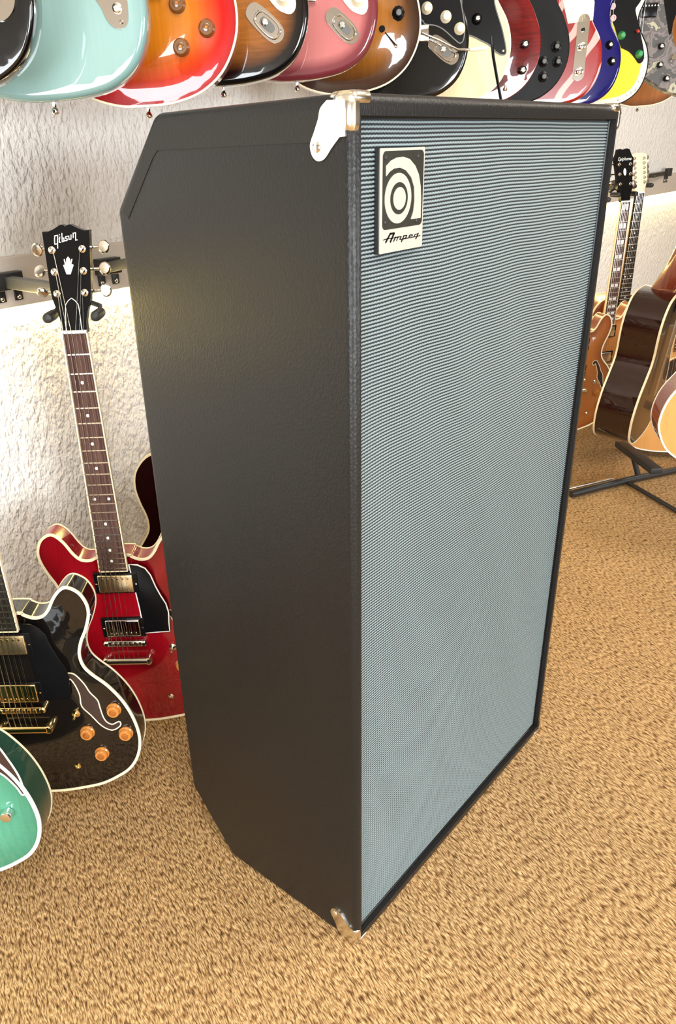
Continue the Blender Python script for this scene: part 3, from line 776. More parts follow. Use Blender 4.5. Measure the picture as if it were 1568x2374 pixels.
def hanger(root_loc, rz, nutz, bx, bz=.966, label='', group='guitar hangers on the painted board', yw=Y1-BD):
    """bracket on the wall board, square arm, yoke with two rubber prongs at the guitar's neck"""
    x, yy = root_loc[0], root_loc[1]
    h = empty('guitar_hanger', (bx, yw, bz), 0, label, 'hanger', group)
    br = MB()
    br.box(-.030, .030, -.022, 0, -.014, .020, bev=.002)
    br.box(-.024, -.006, -.004, 0, -.038, -.012, bev=.001)
    br.box(.014, .032, -.004, 0, -.038, -.012, bev=.001)
    br.build('bracket', BLKM, h)
    bo = MB()
    for q in (-.015, .023): bo.lathe([(.005, 0), (.004, .002), (.002, .003)], (q, -.004, -.031), (0, -1, 0), 12)
    bo.build('bolts', NICKEL, h)
    # point just behind the neck under the headstock
    n = Vector((math.cos(PI/2+rz), math.sin(PI/2+rz), 0)); t = Vector((math.cos(rz), math.sin(rz), 0))
    P = Vector((x, yy, nutz+.055)) + n*.052
    a = Vector((0, -.016, 0)); b_ = P - Vector((bx, yw, bz))
    d = (b_-a); L = d.length; d.normalize()
    up = Vector((0, 0, 1)); sd = d.cross(up).normalized(); up2 = sd.cross(d)
    M = Matrix((( d.x, sd.x, up2.x, a.x), (d.y, sd.y, up2.y, a.y), (d.z, sd.z, up2.z, a.z), (0, 0, 0, 1)))
    MB().box(0, L, -.010, .010, -.010, .012, M, bev=.0015).build('arm', GREYM, h)
    yk = MB(); c = b_; off = lambda du, dn, dz: tuple(c + t*du + n*dn + Vector((0, 0, dz)))
    yk.tube([off(-.041, -.070, -.028), off(-.042, -.045, -.028), off(-.036, -.016, -.020), off(0, .002, -.010), off(.036, -.016, -.020), off(.042, -.045, -.028), off(.041, -.070, -.028)], .0045, 8)
    yk.build('yoke', BLKM, h)
    for sx in (-1, 1):
        q0 = c + t*(sx*.0405) + n*(-.030) + Vector((0, 0, -.028)); 
        MB().lathe([(.004, 0), (.0080, .003), (.0088, .012), (.0088, .040), (.0075, .046), (.004, .048)], tuple(q0), tuple(-n), 16).build('rubber_sleeve', RUBBER, h)
    return h

AZ40 = math.radians(-50)
def root_at(name, loc, label, rz=AZ40, group=None, cat='guitar'):
    return empty(name, loc, rz, label, cat, group)
def strap_pin(root, v, y, u=0, mat=CHROME):
    MB().lathe([(.0035, 0), (.0035, .006), (.003, .008), (.0058, .013), (.006, .016), (.004, .018)], (u, y, v+.001), (0, 0, -1), 16).build('strap_pin', mat, root)
def simple_neck(root, key, nut, mat_face, board=ROSEW, neckm=NECKM, hs='book', y=-.012, thick=.04, inlay='dots', tuner=CHROME, vb=.22, vt=.17, vend=None, joint=None, L=.628):
    ve = vend or .385
    make_neck(root, nut, ve, joint or .42, board, neckm, 22, inlay, None, y=y, vb=vb, vt=vt, ysad=y-.010, L=L)
    headstock(root, nut, hs, mat_face, tuner, y=y, back=neckm)

# --- the cherry red semi-hollow
RED = finish('cherry_red_lacquer', [(0, srgb(120, 8, 20)), (.05, srgb(146, 8, 24)), (.15, srgb(146, 8, 24))], .28, 1.0, .10)
BLACKG = finish('black_gloss_lacquer', [(0, srgb(16, 13, 12)), (.1, srgb(22, 18, 16))], .14, 1.0, .1)
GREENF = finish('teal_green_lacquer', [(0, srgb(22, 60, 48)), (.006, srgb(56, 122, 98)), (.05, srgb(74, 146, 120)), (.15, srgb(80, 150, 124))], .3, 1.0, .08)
def fholes(root, top, sides=(1, -1), vs=1.0):
    fh = [(.0790,.2763),(.0825,.2690),(.0900,.2700),(.0957,.2720),(.1032,.2565),(.1083,.2360),(.1089,.2143),(.1225,.1940),(.1383,.1683),(.1546,.1557),(.1690,.1625),(.1695,.1705),(.1640,.1690),(.1560,.1665),(.1470,.1735),(.1415,.1865),(.1382,.2087),(.1357,.2234),(.1244,.2404),(.1169,.2581),(.1044,.2776),(.0950,.2830),(.0850,.2815)]
    for sx in sides:
        poly = ccw(spline([(sx*u, v) for u, v in fh], 3))
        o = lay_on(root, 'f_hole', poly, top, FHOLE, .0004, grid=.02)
        P = np.array(poly); nr = normals2(poly); n = len(P); v = []; f = []
        for i in range(n):
            a = P[i]+nr[i]*.0022; b_ = P[i]
            yt = top(*P[i])
            v += [(a[0], yt-.0001, a[1]), (a[0], yt-.0009, a[1]), (b_[0], yt-.0009, b_[1]), (b_[0], yt+.0004, b_[1])]
        for i in range(n):
            j = (i+1) % n
            for r in range(3): f.append((4*i+r, 4*j+r, 4*j+r+1, 4*i+r+1))
        MB().add(v, f).build('f_hole_binding', BIND, o, True, 60)

def semi(loc, label, mat, hard, covers, nutv, inlay, neckm, head, tuner=NICKEL, rz=AZ40, pg=True, sides=(1, -1), kn=True, zsc=1.0, hs='book', board=ROSEW, bindm=BIND, group=None, knk='bell', headmat=BLKP, pge=WHITE):
    g = root_at('electric_guitar', loc, label, rz, group)
    body, poly, top = make_body(g, 'semi', .046, .0, .0, .010, mat)
    ribbon(g, 'front_binding', poly, .0010, .0042, -.0012, .0016, bindm)
    ribbon(g, 'back_binding', poly, .0010, .0030, .0435, .0470, bindm)
    if rz == AZ40: # seam strips across the rim
        pass
    fholes(g, top, sides)
    yt = -.010
    make_neck(g, nutv, nutv-.6285*(1-2**(-22.6/12)), .42, board, neckm, 22, inlay, bindm, y=-.019, vb=nutv-.6285, vt=nutv-.672, ysad=-.028)
    headstock(g, nutv, hs, headmat, tuner, y=-.017, back=neckm)
    vb = nutv-.628
    pickup(g, nutv-.488, covers[0], y=yt, poles=hard, pole_v=.012)
    pickup(g, nutv-.592, covers[1], y=yt, poles=hard, pole_v=-.012)
    bridge_set(g, vb, vb-.041, hard, yt)
    if pg:
        gp = [(.030,.397),(.047,.396),(.062,.388),(.071,.372),(.078,.346),(.086,.324),(.094,.306),(.097,.285),(.095,.262),(.094,.240),(.0690,.2385),(.041,.237),(.038,.30)]
        gp = [(u, v+(nutv-.844)) for u, v in gp]
        lay_on(g, 'pickguard', gp, lambda u, v: -.0125, BLKP, .0018, edge_mat=pge)
    if kn:
        for u, v in ((.1636,.2), (.1099,.1558), (.1784,.1448), (.129,.1041)): knob(g, u, v, top(u, v), knk)
        sw = MB(); sw.lathe([(.0085, 0), (.008, .002), (.004, .003), (.0022, .004), (.0022, .012), (.0035, .016), (.002, .02)], (.0952, top(.0952, .2), .1997), (0, -1, 0), 18); sw.build('toggle_switch', hard, g)
        MB().lathe([(.0062, 0), (.006, .002), (.003, .003), (.002, .001)], (.0772, top(.0772, .072), .0721), (0, -1, 0), 18).build('jack_socket', hard, g)
    strap_pin(g, 0, .022, 0, hard)
    return g, top, poly

NUTV = .844
redg, rtop, _ = semi((.081, .660, .072), 'cherry red semi-hollow electric guitar hanging left of the speaker cabinet', RED, NICKEL,
    (GOLDW, CHROME), NUTV, 'dots', NECKC, None)
hd = [c for c in redg.children if c.name.startswith('headstock')][0]
HM = Matrix.Translation((0, -.017, NUTV)) @ Matrix(((1, 0, 0, 0), (0, 1, .27, 0), (0, 0, 1, 0), (0, 0, 0, 1)))
GIB = [[(-0.0015, 0.1462), (-0.0014, 0.1519), (-0.0062, 0.1513), (-0.0072, 0.1443), (-0.0073, 0.1388), (-0.0037, 0.1392)], [(-0.0021, 0.1463), (-0.003, 0.1326)], [(0.002, 0.1494), (0.0003, 0.1415), (0.0026, 0.1412)], [(0.0016, 0.1524), (0.0018, 0.1530)], [(0.0061, 0.1546), (0.0054, 0.1419), (0.0084, 0.1426), (0.0087, 0.1475), (0.0064, 0.1476)], [(0.0153, 0.1499), (0.0117, 0.1493), (0.0118, 0.1468), (0.0146, 0.1456), (0.0136, 0.1435), (0.0095, 0.1434)], [(0.0171, 0.1504), (0.0171, 0.145), (0.0204, 0.1454), (0.0212, 0.1519)], [(0.0249, 0.1544), (0.0243, 0.1474)], [(0.0248, 0.1539), (0.029, 0.1548), (0.028, 0.1435), (0.0308, 0.1439)]]
strokes([[(u-.0125, v) for u, v in l] for l in GIB], .0015, -.0012, -.0003, HM).build('lettering', PEARL, hd, False)
CR = [(0.0042, 0.0922), (0.0111, 0.0919), (0.0173, 0.1058), (0.0161, 0.1075), (0.0136, 0.107), (0.0165, 0.1153), (0.0148, 0.1156), (0.0115, 0.1088), (0.0126, 0.1149), (0.0092, 0.1195), (0.0059, 0.1157), (0.0051, 0.1079), (0.0032, 0.1158), (0.0016, 0.1153), (0.0029, 0.1074), (-0.0002, 0.1064)]
MB().prism([(u-.0088, v) for u, v in CR], -.0012, -.0003, HM).build('crown_inlay', PEARL, hd, False)
trc = [(-.0145, .003), (.0145, .003), (.0135, .012), (.0125, .036), (.011, .046), (.006, .052), (0, .056), (-.006, .052), (-.011, .046), (-.0125, .036), (-.0135, .012)]
MB().prism(trc, -.0016, -.0002, HM).build('truss_rod_cover', WHITE, hd, False)
MB().prism([(u*.90, .0042+(v-.003)*.955) for u, v in trc], -.0020, -.0010, HM).build('truss_rod_cover_face', BLKP, hd, False)
# strings over the headstock to the pegs
hsx = MB()
for i, (u_, v_) in enumerate(((-.0235, .063), (-.0245, .0965), (-.0255, .130), (.0255, .130), (.0245, .0965), (.0235, .063))):
    un = (-.5+i/5)*.035
    a = Vector((un, -.0225, NUTV+.003)); b_ = HM @ Vector((u_*.88, -.006, v_))
    hsx.tube([a, b_], .0006 if i < 3 else .0004, 5)
hs_o = hsx.build('headstock_strings', STRING, hd); hs_o['kind'] = 'stuff'

blkg, _, _ = semi((-.172, .638, .072), 'glossy black semi-hollow guitar with cream binding and gold hardware, lower left', BLACKG, GOLD,
    (GOLDW, GOLD), NUTV, 'blocks_short', NECKR, None, GOLD, board=EBONY, pge=BLKP)

# --- teal green hollow body at the left edge
gg = root_at('electric_guitar', (-.413, .607, .075), 'teal green hollow-body guitar with white binding at the lower left edge')
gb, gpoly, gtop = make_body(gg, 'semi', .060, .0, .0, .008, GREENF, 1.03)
ribbon(gg, 'front_binding', gpoly, .0010, .0052, -.0012, .0016, WHITE)
ribbon(gg, 'back_binding', gpoly, .0010, .0030, .0575, .0610, BIND)
for sx in (1, -1):
    ce = ccw(spline([(sx*.172, .300), (sx*.186, .268), (sx*.1965, .232), (sx*.1985, .200), (sx*.196, .196), (sx*.190, .212), (sx*.175, .236), (sx*.156, .252), (sx*.14, .262), (sx*.150, .290)], 4))
    ce = [(u*.98, v-.003) for u, v in ce]
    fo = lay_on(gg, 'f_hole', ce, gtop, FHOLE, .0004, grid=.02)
    P = np.array(ce); nr = normals2(ce); v = []; f = []
    for i in range(len(P)):
        a = P[i]+nr[i]*.003; yt = gtop(*P[i])
        v += [(a[0], yt-.0001, a[1]), (a[0], yt-.001, a[1]), (P[i][0], yt-.001, P[i][1]), (P[i][0], yt+.0004, P[i][1])]
    for i in range(len(P)):
        j = (i+1) % len(P)
        for r in range(3): f.append((4*i+r, 4*j+r, 4*j+r+1, 4*i+r+1))
    MB().add(v, f).build('f_hole_binding', WHITE, fo, True, 60)
knob(gg, .163, .158, gtop(.163, .158), 'chrome'); knob(gg, .10, .12, gtop(.1, .12), 'chrome')
make_neck(gg, .86, .40, .44, EBONY, NECKR, 22, 'dots', WHITE, y=-.017, vb=.235, vt=.15, ysad=-.026)
headstock(gg, .86, 'crown', BLKP, CHROME, y=-.015)
pickup(gg, .365, CHROME, y=-.008); pickup(gg, .27, CHROME, y=-.008); bridge_set(gg, .235, .19, CHROME, -.008)

# --- dark sunburst between the red guitar and the cabinet
DKSB = finish('dark_sunburst', [(0, srgb(14, 5, 4)), (.05, srgb(34, 6, 6)), (.15, srgb(70, 16, 10))], .18, 1.0, .1)
def acoustic(loc, label, rz, top_mat, side_mat, thick=.115, nut=.86, inlay='dots', neckm=NECKR, board=ROSEW, face=BLKP, bindm=BIND, scale=1.0, hole=True, hs='book', heel=False, tuner=NICKEL, pg=None, tilt=0):
    g = root_at('acoustic_guitar', loc, label, rz)
    g.rotation_euler = (tilt, 0, rz)
    b_, poly, top = make_body(g, 'acoustic', thick, .0, .0, .002, side_mat, scale)
    lay_on(g, 'soundboard', [(p[0]*.999, p[1]*.999+.0002) for p in poly], top, top_mat, .0008, grid=.03)
    ribbon(g, 'front_binding', poly, .0010, .0035, -.0018, .005, bindm)
    ribbon(g, 'back_binding', poly, .0010, .0030, thick-.005, thick+.001, bindm)
    if hole:
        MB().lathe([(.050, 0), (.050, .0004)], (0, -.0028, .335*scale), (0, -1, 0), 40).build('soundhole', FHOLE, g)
        ro = ell(0, .335*scale, .056, .056, 40); ribbon(g, 'rosette', ccw(ro), .002, .002, -.0034, -.0022, BIND)
        MB().box(-.075, .075, -.010, -.0025, .150*scale, .180*scale, bev=.003).build('bridge', ROSEW, g)
    if pg: lay_on(g, 'pickguard', [(.05, .36), (.095, .34), (.118, .28), (.112, .23), (.085, .21), (.055, .24), (.048, .30)], top, pg, .002)
    make_neck(g, nut, nut-.45, .495*scale, board, neckm, 20, inlay, None, y=-.0095, vb=.165*scale, vt=.16*scale, ysad=-.014, back_y=.06 if heel else .03, L=.65)
    headstock(g, nut, hs, face, tuner, y=-.008, back=neckm)
    if heel:
        hl = MB(); S = [(.0225, .018, .79), (.0228, .046, .66), (.0228, .070, .56), (.0215, .094, .500), (.019, .108, .455)]
        V = []; F = []; n = 10
        for w2, d, v in S:
            for i in range(n): a = PI*i/(n-1); V.append((w2*math.cos(a), .0 + d*math.sin(a)**.7, v*scale))
        for j in range(len(S)-1):
            for i in range(n-1): F.append((j*n+i, j*n+i+1, (j+1)*n+i+1, (j+1)*n+i))
            F.append((j*n+n-1, j*n, (j+1)*n, (j+1)*n+n-1))
        F.append(tuple(range(n))); F.append(tuple(range((len(S)-1)*n, len(S)*n)))
        hl.add(V, F).build('heel', neckm, g)
        MB().lathe([(.006, 0), (.004, .004), (.0035, .008), (.0072, .012), (.0072, .015), (.003, .017)], (-.021, .040, .508), (-1, .3, 0), 16).build('strap_pin', CHROME, g)
    strap_pin(g, 0, thick/2)
    return g
acoustic((.43, .80, .08), 'dark sunburst cream-bound guitar peeking between the red guitar and the cabinet', AZ40, DKSB, DKSB, .10, pg=None)

# --- lower row on the right
NATA = finish('amber_natural_top', [(0, srgb(150, 84, 34)), (.03, srgb(196, 128, 66)), (.15, srgb(206, 140, 76))], .3, 1.0, .10)
NATB = finish('honey_brown_top', [(0, srgb(120, 58, 20)), (.05, srgb(170, 100, 44)), (.15, srgb(182, 112, 52))], .3, 1.0, .10)
DULLB = finish('black_top', [(0, srgb(12, 9, 8)), (.1, srgb(14, 11, 9))], .35, .25, .1)
WALNUT = finish('dark_walnut', [(0, srgb(40, 20, 14)), (.1, srgb(52, 28, 20))], .12, 1.0, .35)
MAHOG = finish('mahogany_side', [(0, srgb(110, 30, 14)), (.1, srgb(120, 36, 18))], .25, 1.0, .2)
SPRUCE = finish('spruce_top', [(0, srgb(206, 150, 86)), (.05, srgb(216, 162, 98)), (.15, srgb(216, 162, 98))], .4, .5, .07)
AZB = math.radians(60-90)
epi, _, _ = semi((2.565, .652, .125), 'natural amber semi-hollow guitar with black headstock and block inlays, right of the cabinet', NATA, NICKEL,
    (NICKEL, NICKEL), .844, 'blocks', NECKM, None, NICKEL, rz=AZB, hs='crown', pg=False)
hd2 = [c for c in epi.children if c.name.startswith('headstock')][0]
fc = bpy.data.curves.new('lettering', 'FONT'); fc.body = 'Epiphone'; fc.size = .0165; fc.shear = .35; fc.extrude = .0004; fc.align_x = 'CENTER'; fc.resolution_u = 2
fo = bpy.data.objects.new('lettering_source', fc); COL.objects.link(fo)
dg = bpy.context.evaluated_depsgraph_get(); me = bpy.data.meshes.new_from_object(fo.evaluated_get(dg)); bpy.data.objects.remove(fo)
me.transform(Matrix.Translation((0, -.017, .844)) @ Matrix(((1, 0, 0, 0), (0, 1, .27, 0), (0, 0, 1, 0), (0, 0, 0, 1))) @ Matrix.Translation((0, -.0012, .143)) @ Matrix.Rotation(PI/2, 4, 'X')); me.name = 'lettering'
me.materials.clear(); link('lettering', me, PEARL, hd2, False)
MB().prism(ell(0, .104, .0065, .0125, 20), -.0012, -.0003, HM).build('headstock_inlay', PEARL, hd2, False)
MB().prism([(u*.8, v) for u, v in trc], -.0016, -.0002, HM).build('truss_rod_cover', BLKP, hd2, False)

wh = acoustic((2.75, .66, .105), 'brown twelve-string style guitar with white headstock and black fingerboard, behind the natural one', AZB, NATB, NATB, .09, .885,
    'none' if False else 'dots', NECKM, EBONY, plain('white_headstock', srgb(222, 214, 190), .35, coat=.4), hs='twelve')
semi((2.30, .655, .12), 'honey brown semi-hollow guitar mostly hidden behind the speaker cabinet on the right', NATB, NICKEL, (NICKEL, NICKEL), .844, 'dots', NECKM, None, NICKEL, rz=AZB, pg=False)

dk = acoustic((2.150, .328, .200), 'dark walnut acoustic guitar seen edge-on with cream binding and red-brown neck', math.radians(5), DULLB, WALNUT, .125, .91, heel=True, neckm=NECKR, scale=1.05, hole=False, tilt=math.radians(6))
fr_ = acoustic((1.63, -.075, .335), 'light spruce-topped acoustic guitar with mahogany sides at the right edge', math.radians(29-90), SPRUCE, MAHOG, .105, .86, bindm=WHITE, pg=None)
fr2 = acoustic((2.541, 0.340, 0.029), 'spruce-topped acoustic guitar behind the one at the right edge, only its bottom showing', math.radians(29-90), SPRUCE, MAHOG, .105, .86, bindm=WHITE)

# --- the upper row
SEA = finish('sea_green_lacquer', [(0, srgb(116, 148, 146)), (.02, srgb(134, 166, 162)), (.15, srgb(136, 168, 164))], .28, 1.0, .02, bumpw=.1)
CHERRY = finish('cherry_sunburst', [(0, srgb(150, 4, 12)), (.022, srgb(184, 12, 12)), (.045, srgb(190, 62, 12)), (.075, srgb(186, 104, 16)), (.15, srgb(190, 116, 24))], .25, 1.0, .10)
FLAME = finish('flamed_three_tone_sunburst', [(0, srgb(10, 9, 10)), (.020, srgb(14, 10, 10)), (.042, srgb(120, 72, 32)), (.07, srgb(150, 92, 38)), (.15, srgb(160, 100, 44))], .2, 1.0, .22, flame=1)
ROSE = finish('burgundy_mist_metallic', [(0, srgb(96, 34, 42)), (.018, srgb(120, 50, 56)), (.036, srgb(186, 108, 106)), (.15, srgb(192, 116, 114))], .3, 1.0, .02)
TOB = finish('tobacco_sunburst', [(0, srgb(44, 24, 12)), (.02, srgb(66, 38, 18)), (.05, srgb(134, 82, 26)), (.09, srgb(166, 104, 36)), (.15, srgb(170, 108, 38))], .22, 1.0, .10)
BLK2 = finish('worn_black_lacquer', [(0, srgb(6, 6, 7)), (.1, srgb(9, 9, 10))], .2, 1.0, .2, bumpw=.5)
CRM = finish('cream_lacquer', [(0, srgb(226, 212, 170)), (.1, srgb(230, 216, 176))], .2, 1.0, .03)
DRED = finish('flamed_dark_red', [(0, srgb(110, 8, 10)), (.02, srgb(90, 10, 12)), (.06, srgb(84, 12, 14)), (.15, srgb(92, 14, 16))], .2, 1.0, .35, flame=1)
SATB = finish('satin_black', [(0, srgb(12, 12, 13)), (.1, srgb(14, 14, 15))], .42, .0, .1)
BLUE = finish('deep_blue_lacquer', [(0, srgb(6, 6, 90)), (.1, srgb(12, 10, 110))], .15, 1.0, .05)
YEL = finish('yellow_with_white_border', [(0, srgb(228, 224, 214)), (.021, srgb(232, 228, 216)), (.024, srgb(238, 222, 60)), (.15, srgb(240, 226, 40))], .3, .7, .02)
BRN = finish('amber_brown_lacquer', [(0, srgb(96, 50, 14)), (.03, srgb(150, 88, 28)), (.15, srgb(168, 104, 36))], .25, 1.0, .15)

def mat_stripes():
    m, nt, b = newmat('red_with_white_stripes')
    tc = N(nt, 'ShaderNodeTexCoord'); mp = N(nt, 'ShaderNodeMapping'); mp.inputs['Rotation'].default_value = (0, math.radians(-32), 0)
    nt.links.new(tc.outputs['Object'], mp.inputs[0])
    wv = N(nt, 'ShaderNodeTexWave', wave_type='BANDS', bands_direction='X'); wv.inputs['Scale'].default_value = 4.6; wv.inputs['Distortion'].default_value = 1.2; wv.inputs['Detail'].default_value = 0
    wv.inputs['Detail Scale'].default_value = 3; wv.inputs['Phase Offset'].default_value = .8
    nt.links.new(mp.outputs[0], wv.inputs['Vector'])
    rp = N(nt, 'ShaderNodeValToRGB'); cr = rp.color_ramp; cr.elements[0].position = .78; cr.elements[0].color = srgb(146, 16, 14); cr.elements[1].position = .83; cr.elements[1].color = srgb(226, 170, 162)
    nt.links.new(wv.outputs[0], rp.inputs[0]); nt.links.new(rp.outputs[0], b.inputs['Base Color'])
    b.inputs['Roughness'].default_value = .2; b.inputs['Coat Weight'].default_value = 1
    return m
def mat_camo():
    m, nt, b = newmat('camouflage_paint')
    tc = N(nt, 'ShaderNodeTexCoord')
    nz = N(nt, 'ShaderNodeTexNoise'); nz.inputs['Scale'].default_value = 22; nz.inputs['Detail'].default_value = 1.5; nz.inputs['Distortion'].default_value = 1.2
    nt.links.new(tc.outputs['Object'], nz.inputs['Vector'])
    rp = N(nt, 'ShaderNodeValToRGB'); cr = rp.color_ramp; cr.interpolation = 'CONSTANT'
    cr.elements[0].position = 0; cr.elements[0].color = srgb(70, 68, 66); cr.elements[1].position = .44; cr.elements[1].color = srgb(118, 108, 106)
    e = cr.elements.new(.53); e.color = srgb(90, 86, 84); e = cr.elements.new(.60); e.color = srgb(172, 168, 142)
    nt.links.new(nz.outputs[0], rp.inputs[0]); nt.links.new(rp.outputs[0], b.inputs['Base Color']); b.inputs['Roughness'].default_value = .5
    return m

def jack_boat(root, u0, v0, u1, v1, top):
    c = Vector(((u0+u1)/2, 0, (v0+v1)/2)); d = Vector((u1-u0, 0, v1-v0)); L = d.length/2; d.normalize()
    e = Vector((-d.z, 0, d.x)); y = top(c.x, c.z)
    sh = [(1, 0), (.86, .30), (.5, .42), (0, .44), (-.55, .40), (-.88, .30), (-1, 0), (-.88, -.30), (-.55, -.40), (0, -.44), (.5, -.42), (.86, -.30)]
    P = spline([(c.x + d.x*a*L + e.x*b_*L, c.z + d.z*a*L + e.z*b_*L) for a, b_ in sh], 4)
    o = MB(); o.prism(P, y-.0022, y+.0004); 
    j = o.build('jack_plate', CHROME, root, True, 50)
    P3 = spline([(c.x + d.x*(a*.62+.12)*L + e.x*b_*L*.72, c.z + d.z*(a*.62+.12)*L + e.z*b_*L*.72) for a, b_ in sh], 4)
    n = len(P3); cc = c + d*(.12*L)
    rim = MB(); v = []; f = []
    for s_, dy in ((1.14, -.0022), (1.07, -.0042), (.98, -.0042), (.86, .0012), (.3, .0025)):
        for p in P3: v.append((cc.x+(p[0]-cc.x)*s_, y+dy, cc.z+(p[1]-cc.z)*s_))
    for r in range(4):
        for i in range(n): k_ = (i+1) % n; f.append((r*n+i, r*n+k_, (r+1)*n+k_, (r+1)*n+i))
    f.append(tuple(4*n+i for i in range(n)))
    rim.add(v, f).build('jack_cup', CHROME, j)
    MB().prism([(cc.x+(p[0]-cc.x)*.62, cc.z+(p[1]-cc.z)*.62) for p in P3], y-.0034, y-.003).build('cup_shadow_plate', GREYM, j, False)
    MB().lathe([(.0058, 0), (.0058, .0022), (.0036, .003), (.0034, .001)], tuple(Vector((cc.x, y-.003, cc.z)) - d*.006), (0, -1, 0), 18).build('jack_socket', NICKEL, j)

HEADM = plain('maple_headstock', srgb(206, 160, 96), .3, coat=.6)
def upper(loc, label, key, mat, rf, rb, arch, thick=.045, binding=None, nutv=None, hs='long', face=HEADM, neckm=NECKM, board=ROSEW, scale=1.0, pin=CHROME, grid=.011):
    g = root_at('electric_guitar', loc, label)
    body, poly, top = make_body(g, key, thick, rf, rb, arch, mat, scale, grid)
    if binding is not None:
        ribbon(g, 'front_binding', poly, .0010, .0022, -.0008 , .006, binding)
    nv = nutv or (.85 if key == 'single' else .80)
    make_neck(g, nv, .375 if key == 'single' else .335, .42 if key == 'single' else .37, board, neckm, 22, 'dots', None, y=-.010-arch*.6, vb=nv-.645, vt=nv-.66, ysad=-.02-arch*.6, L=.628 if key == 'single' else .648)
    headstock(g, nv, hs, face, CHROME, y=-.009-arch*.6)
    strap_pin(g, 0, thick*.5, 0, pin)
    return g, top, poly

g0, t0, _ = upper((-.09, .66, 1.262), 'black guitar with chrome cover at the upper left corner, leftmost of the upper row', 'double', BLK2, .006, .006, 0)
MB().prism(spline([(.02, .22), (.09, .215), (.135, .17), (.142, .12), (.135, .09), (.11, .08), (.07, .11), (.03, .13)], 5), -.004, .0005).build('control_plate', CHROME, g0)
MB().prism(spline([(.12, .138), (.13, .118), (.148, .112), (.150, .126), (.135, .15)], 4), -.012, -.004).build('armrest_tip', WHITE, g0)

g, t1, _ = upper((.098, .66, 1.259), 'sea green electric guitar with chrome control plate, upper row far left', 'double', SEA, .010, .008, 0)
pl = [(.0700,.175),(.0780,.150),(.0880,.130),(.0979,.1136),(.1028,.1013),(.1089,.0928),(.1182,.0877),(.1272,.0882),(.1345,.0950),(.1368,.1106),(.1363,.1300),(.130,.165),(.115,.195),(.085,.20)]
MB().prism(spline(pl, 4), -.0022, .0005).build('control_plate', CHROME, g)
MB().lathe([(.0070, 0), (.0068, .003), (.0045, .004), (.0038, .001)], (.1211, -.002, .1124), (0, -1, 0), 20).build('jack_socket', NICKEL, g)
MB().lathe([(.003, 0), (.002, .0012)], (.1251, -.0022, .0954), (0, -1, 0), 12).build('screw', CHROME, g)
knob(g, .112, .148, -.002, 'chrome')
pickup(g, .21, BLKP, y=0, ring=False)

g, t2, _ = upper((.284, .66, 1.255), 'cherry sunburst single-cut guitar with amber knobs and cream edge, upper row', 'single', CHERRY, 0, .004, .012, .052, BIND, .85, 'book', BLKP, NECKC)
for u, v in ((.0714, .1381), (.1151, .1048), (.0716, .080), (.118, .160)): knob(g, u, v, t2(u, v), 'bell_dark')
bridge_set(g, .222, .160, CHROME, -.012); pickup(g, .262, CHROME, y=-.012); pickup(g, .37, CHROME, y=-.012)

g, t3, _ = upper((.469, .66, 1.290), 'dark flamed sunburst double-cut guitar with boat-shaped chrome jack plate, upper row', 'double', FLAME, .010, .008, 0, .044)
jack_boat(g, .0555, .1186, .1139, .0668, t3)
PGR = [(.085,.140),(.094,.1263),(.1080,.1120),(.1196,.1063),(.1300,.1040),(.1380,.1100),(.1400,.1243),(.132,.160),(.115,.20),(.10,.25),(.10,.29),(.085,.315),(.04,.318),(-.03,.318),(-.045,.27),(-.05,.22),(.0,.20),(.05,.18)]
lay_on(g, 'pickguard', PGR, lambda u, v: 0.0, CREAM, .0022, closed_spline=3, grid=.03)
knob(g, .118, .128, -.002, 'cream'); knob(g, .098, .158, -.002, 'cream'); pickup(g, .26, CREAM, .068, .018, 0, CREAM, ring=False, tall=.006)
MB().box(-.040, .040, -.010, .0, .160, .178, bev=.002).build('bridge', CHROME, g)

g, t4, _ = upper((.680, .66, 1.305), 'dusty rose metallic double-cut guitar with cream pickguard, upper row', 'double', ROSE, .011, .008, 0, .044)
jack_boat(g, .0641, .1145, .1207, .0627, t4)
lay_on(g, 'pickguard', [(u+.002, v+.001) for u, v in PGR], lambda u, v: 0.0, CREAM, .0022, closed_spline=3, grid=.03)
knob(g, .122, .130, -.002, 'cream'); pickup(g, .26, CREAM, .068, .018, 0, CREAM, ring=False, tall=.006)
MB().box(-.040, .042, -.012, .0, .128, .150, bev=.002).build('bridge', CHROME, g)

g, t5, p5 = upper((.838, .66, 1.287), 'brown tobacco sunburst guitar with worn cream binding above the cabinet corner', 'single', TOB, 0, .004, .012, .050, BIND, .85, 'book', BLKP, NECKR, scale=.96)
knob(g, .1105, .1383, t5(.11, .138), 'skirt')
sl = strokes([[(.0772, .1122), (.1073, .082)]], .0022, t5(.09, .1)-.0012, t5(.09, .1)+.002); sl.lathe([(.0065, 0), (.006, .0015)], (.0772, t5(.077, .112), .1122), (0, -1, 0), 16)
sl.build('switch_slot', BLKP, g)
MB().lathe([(.004, 0), (.003, .002)], (.1073, t5(.107, .082), .082), (0, -1, 0), 12).build('screw', NICKEL, g)

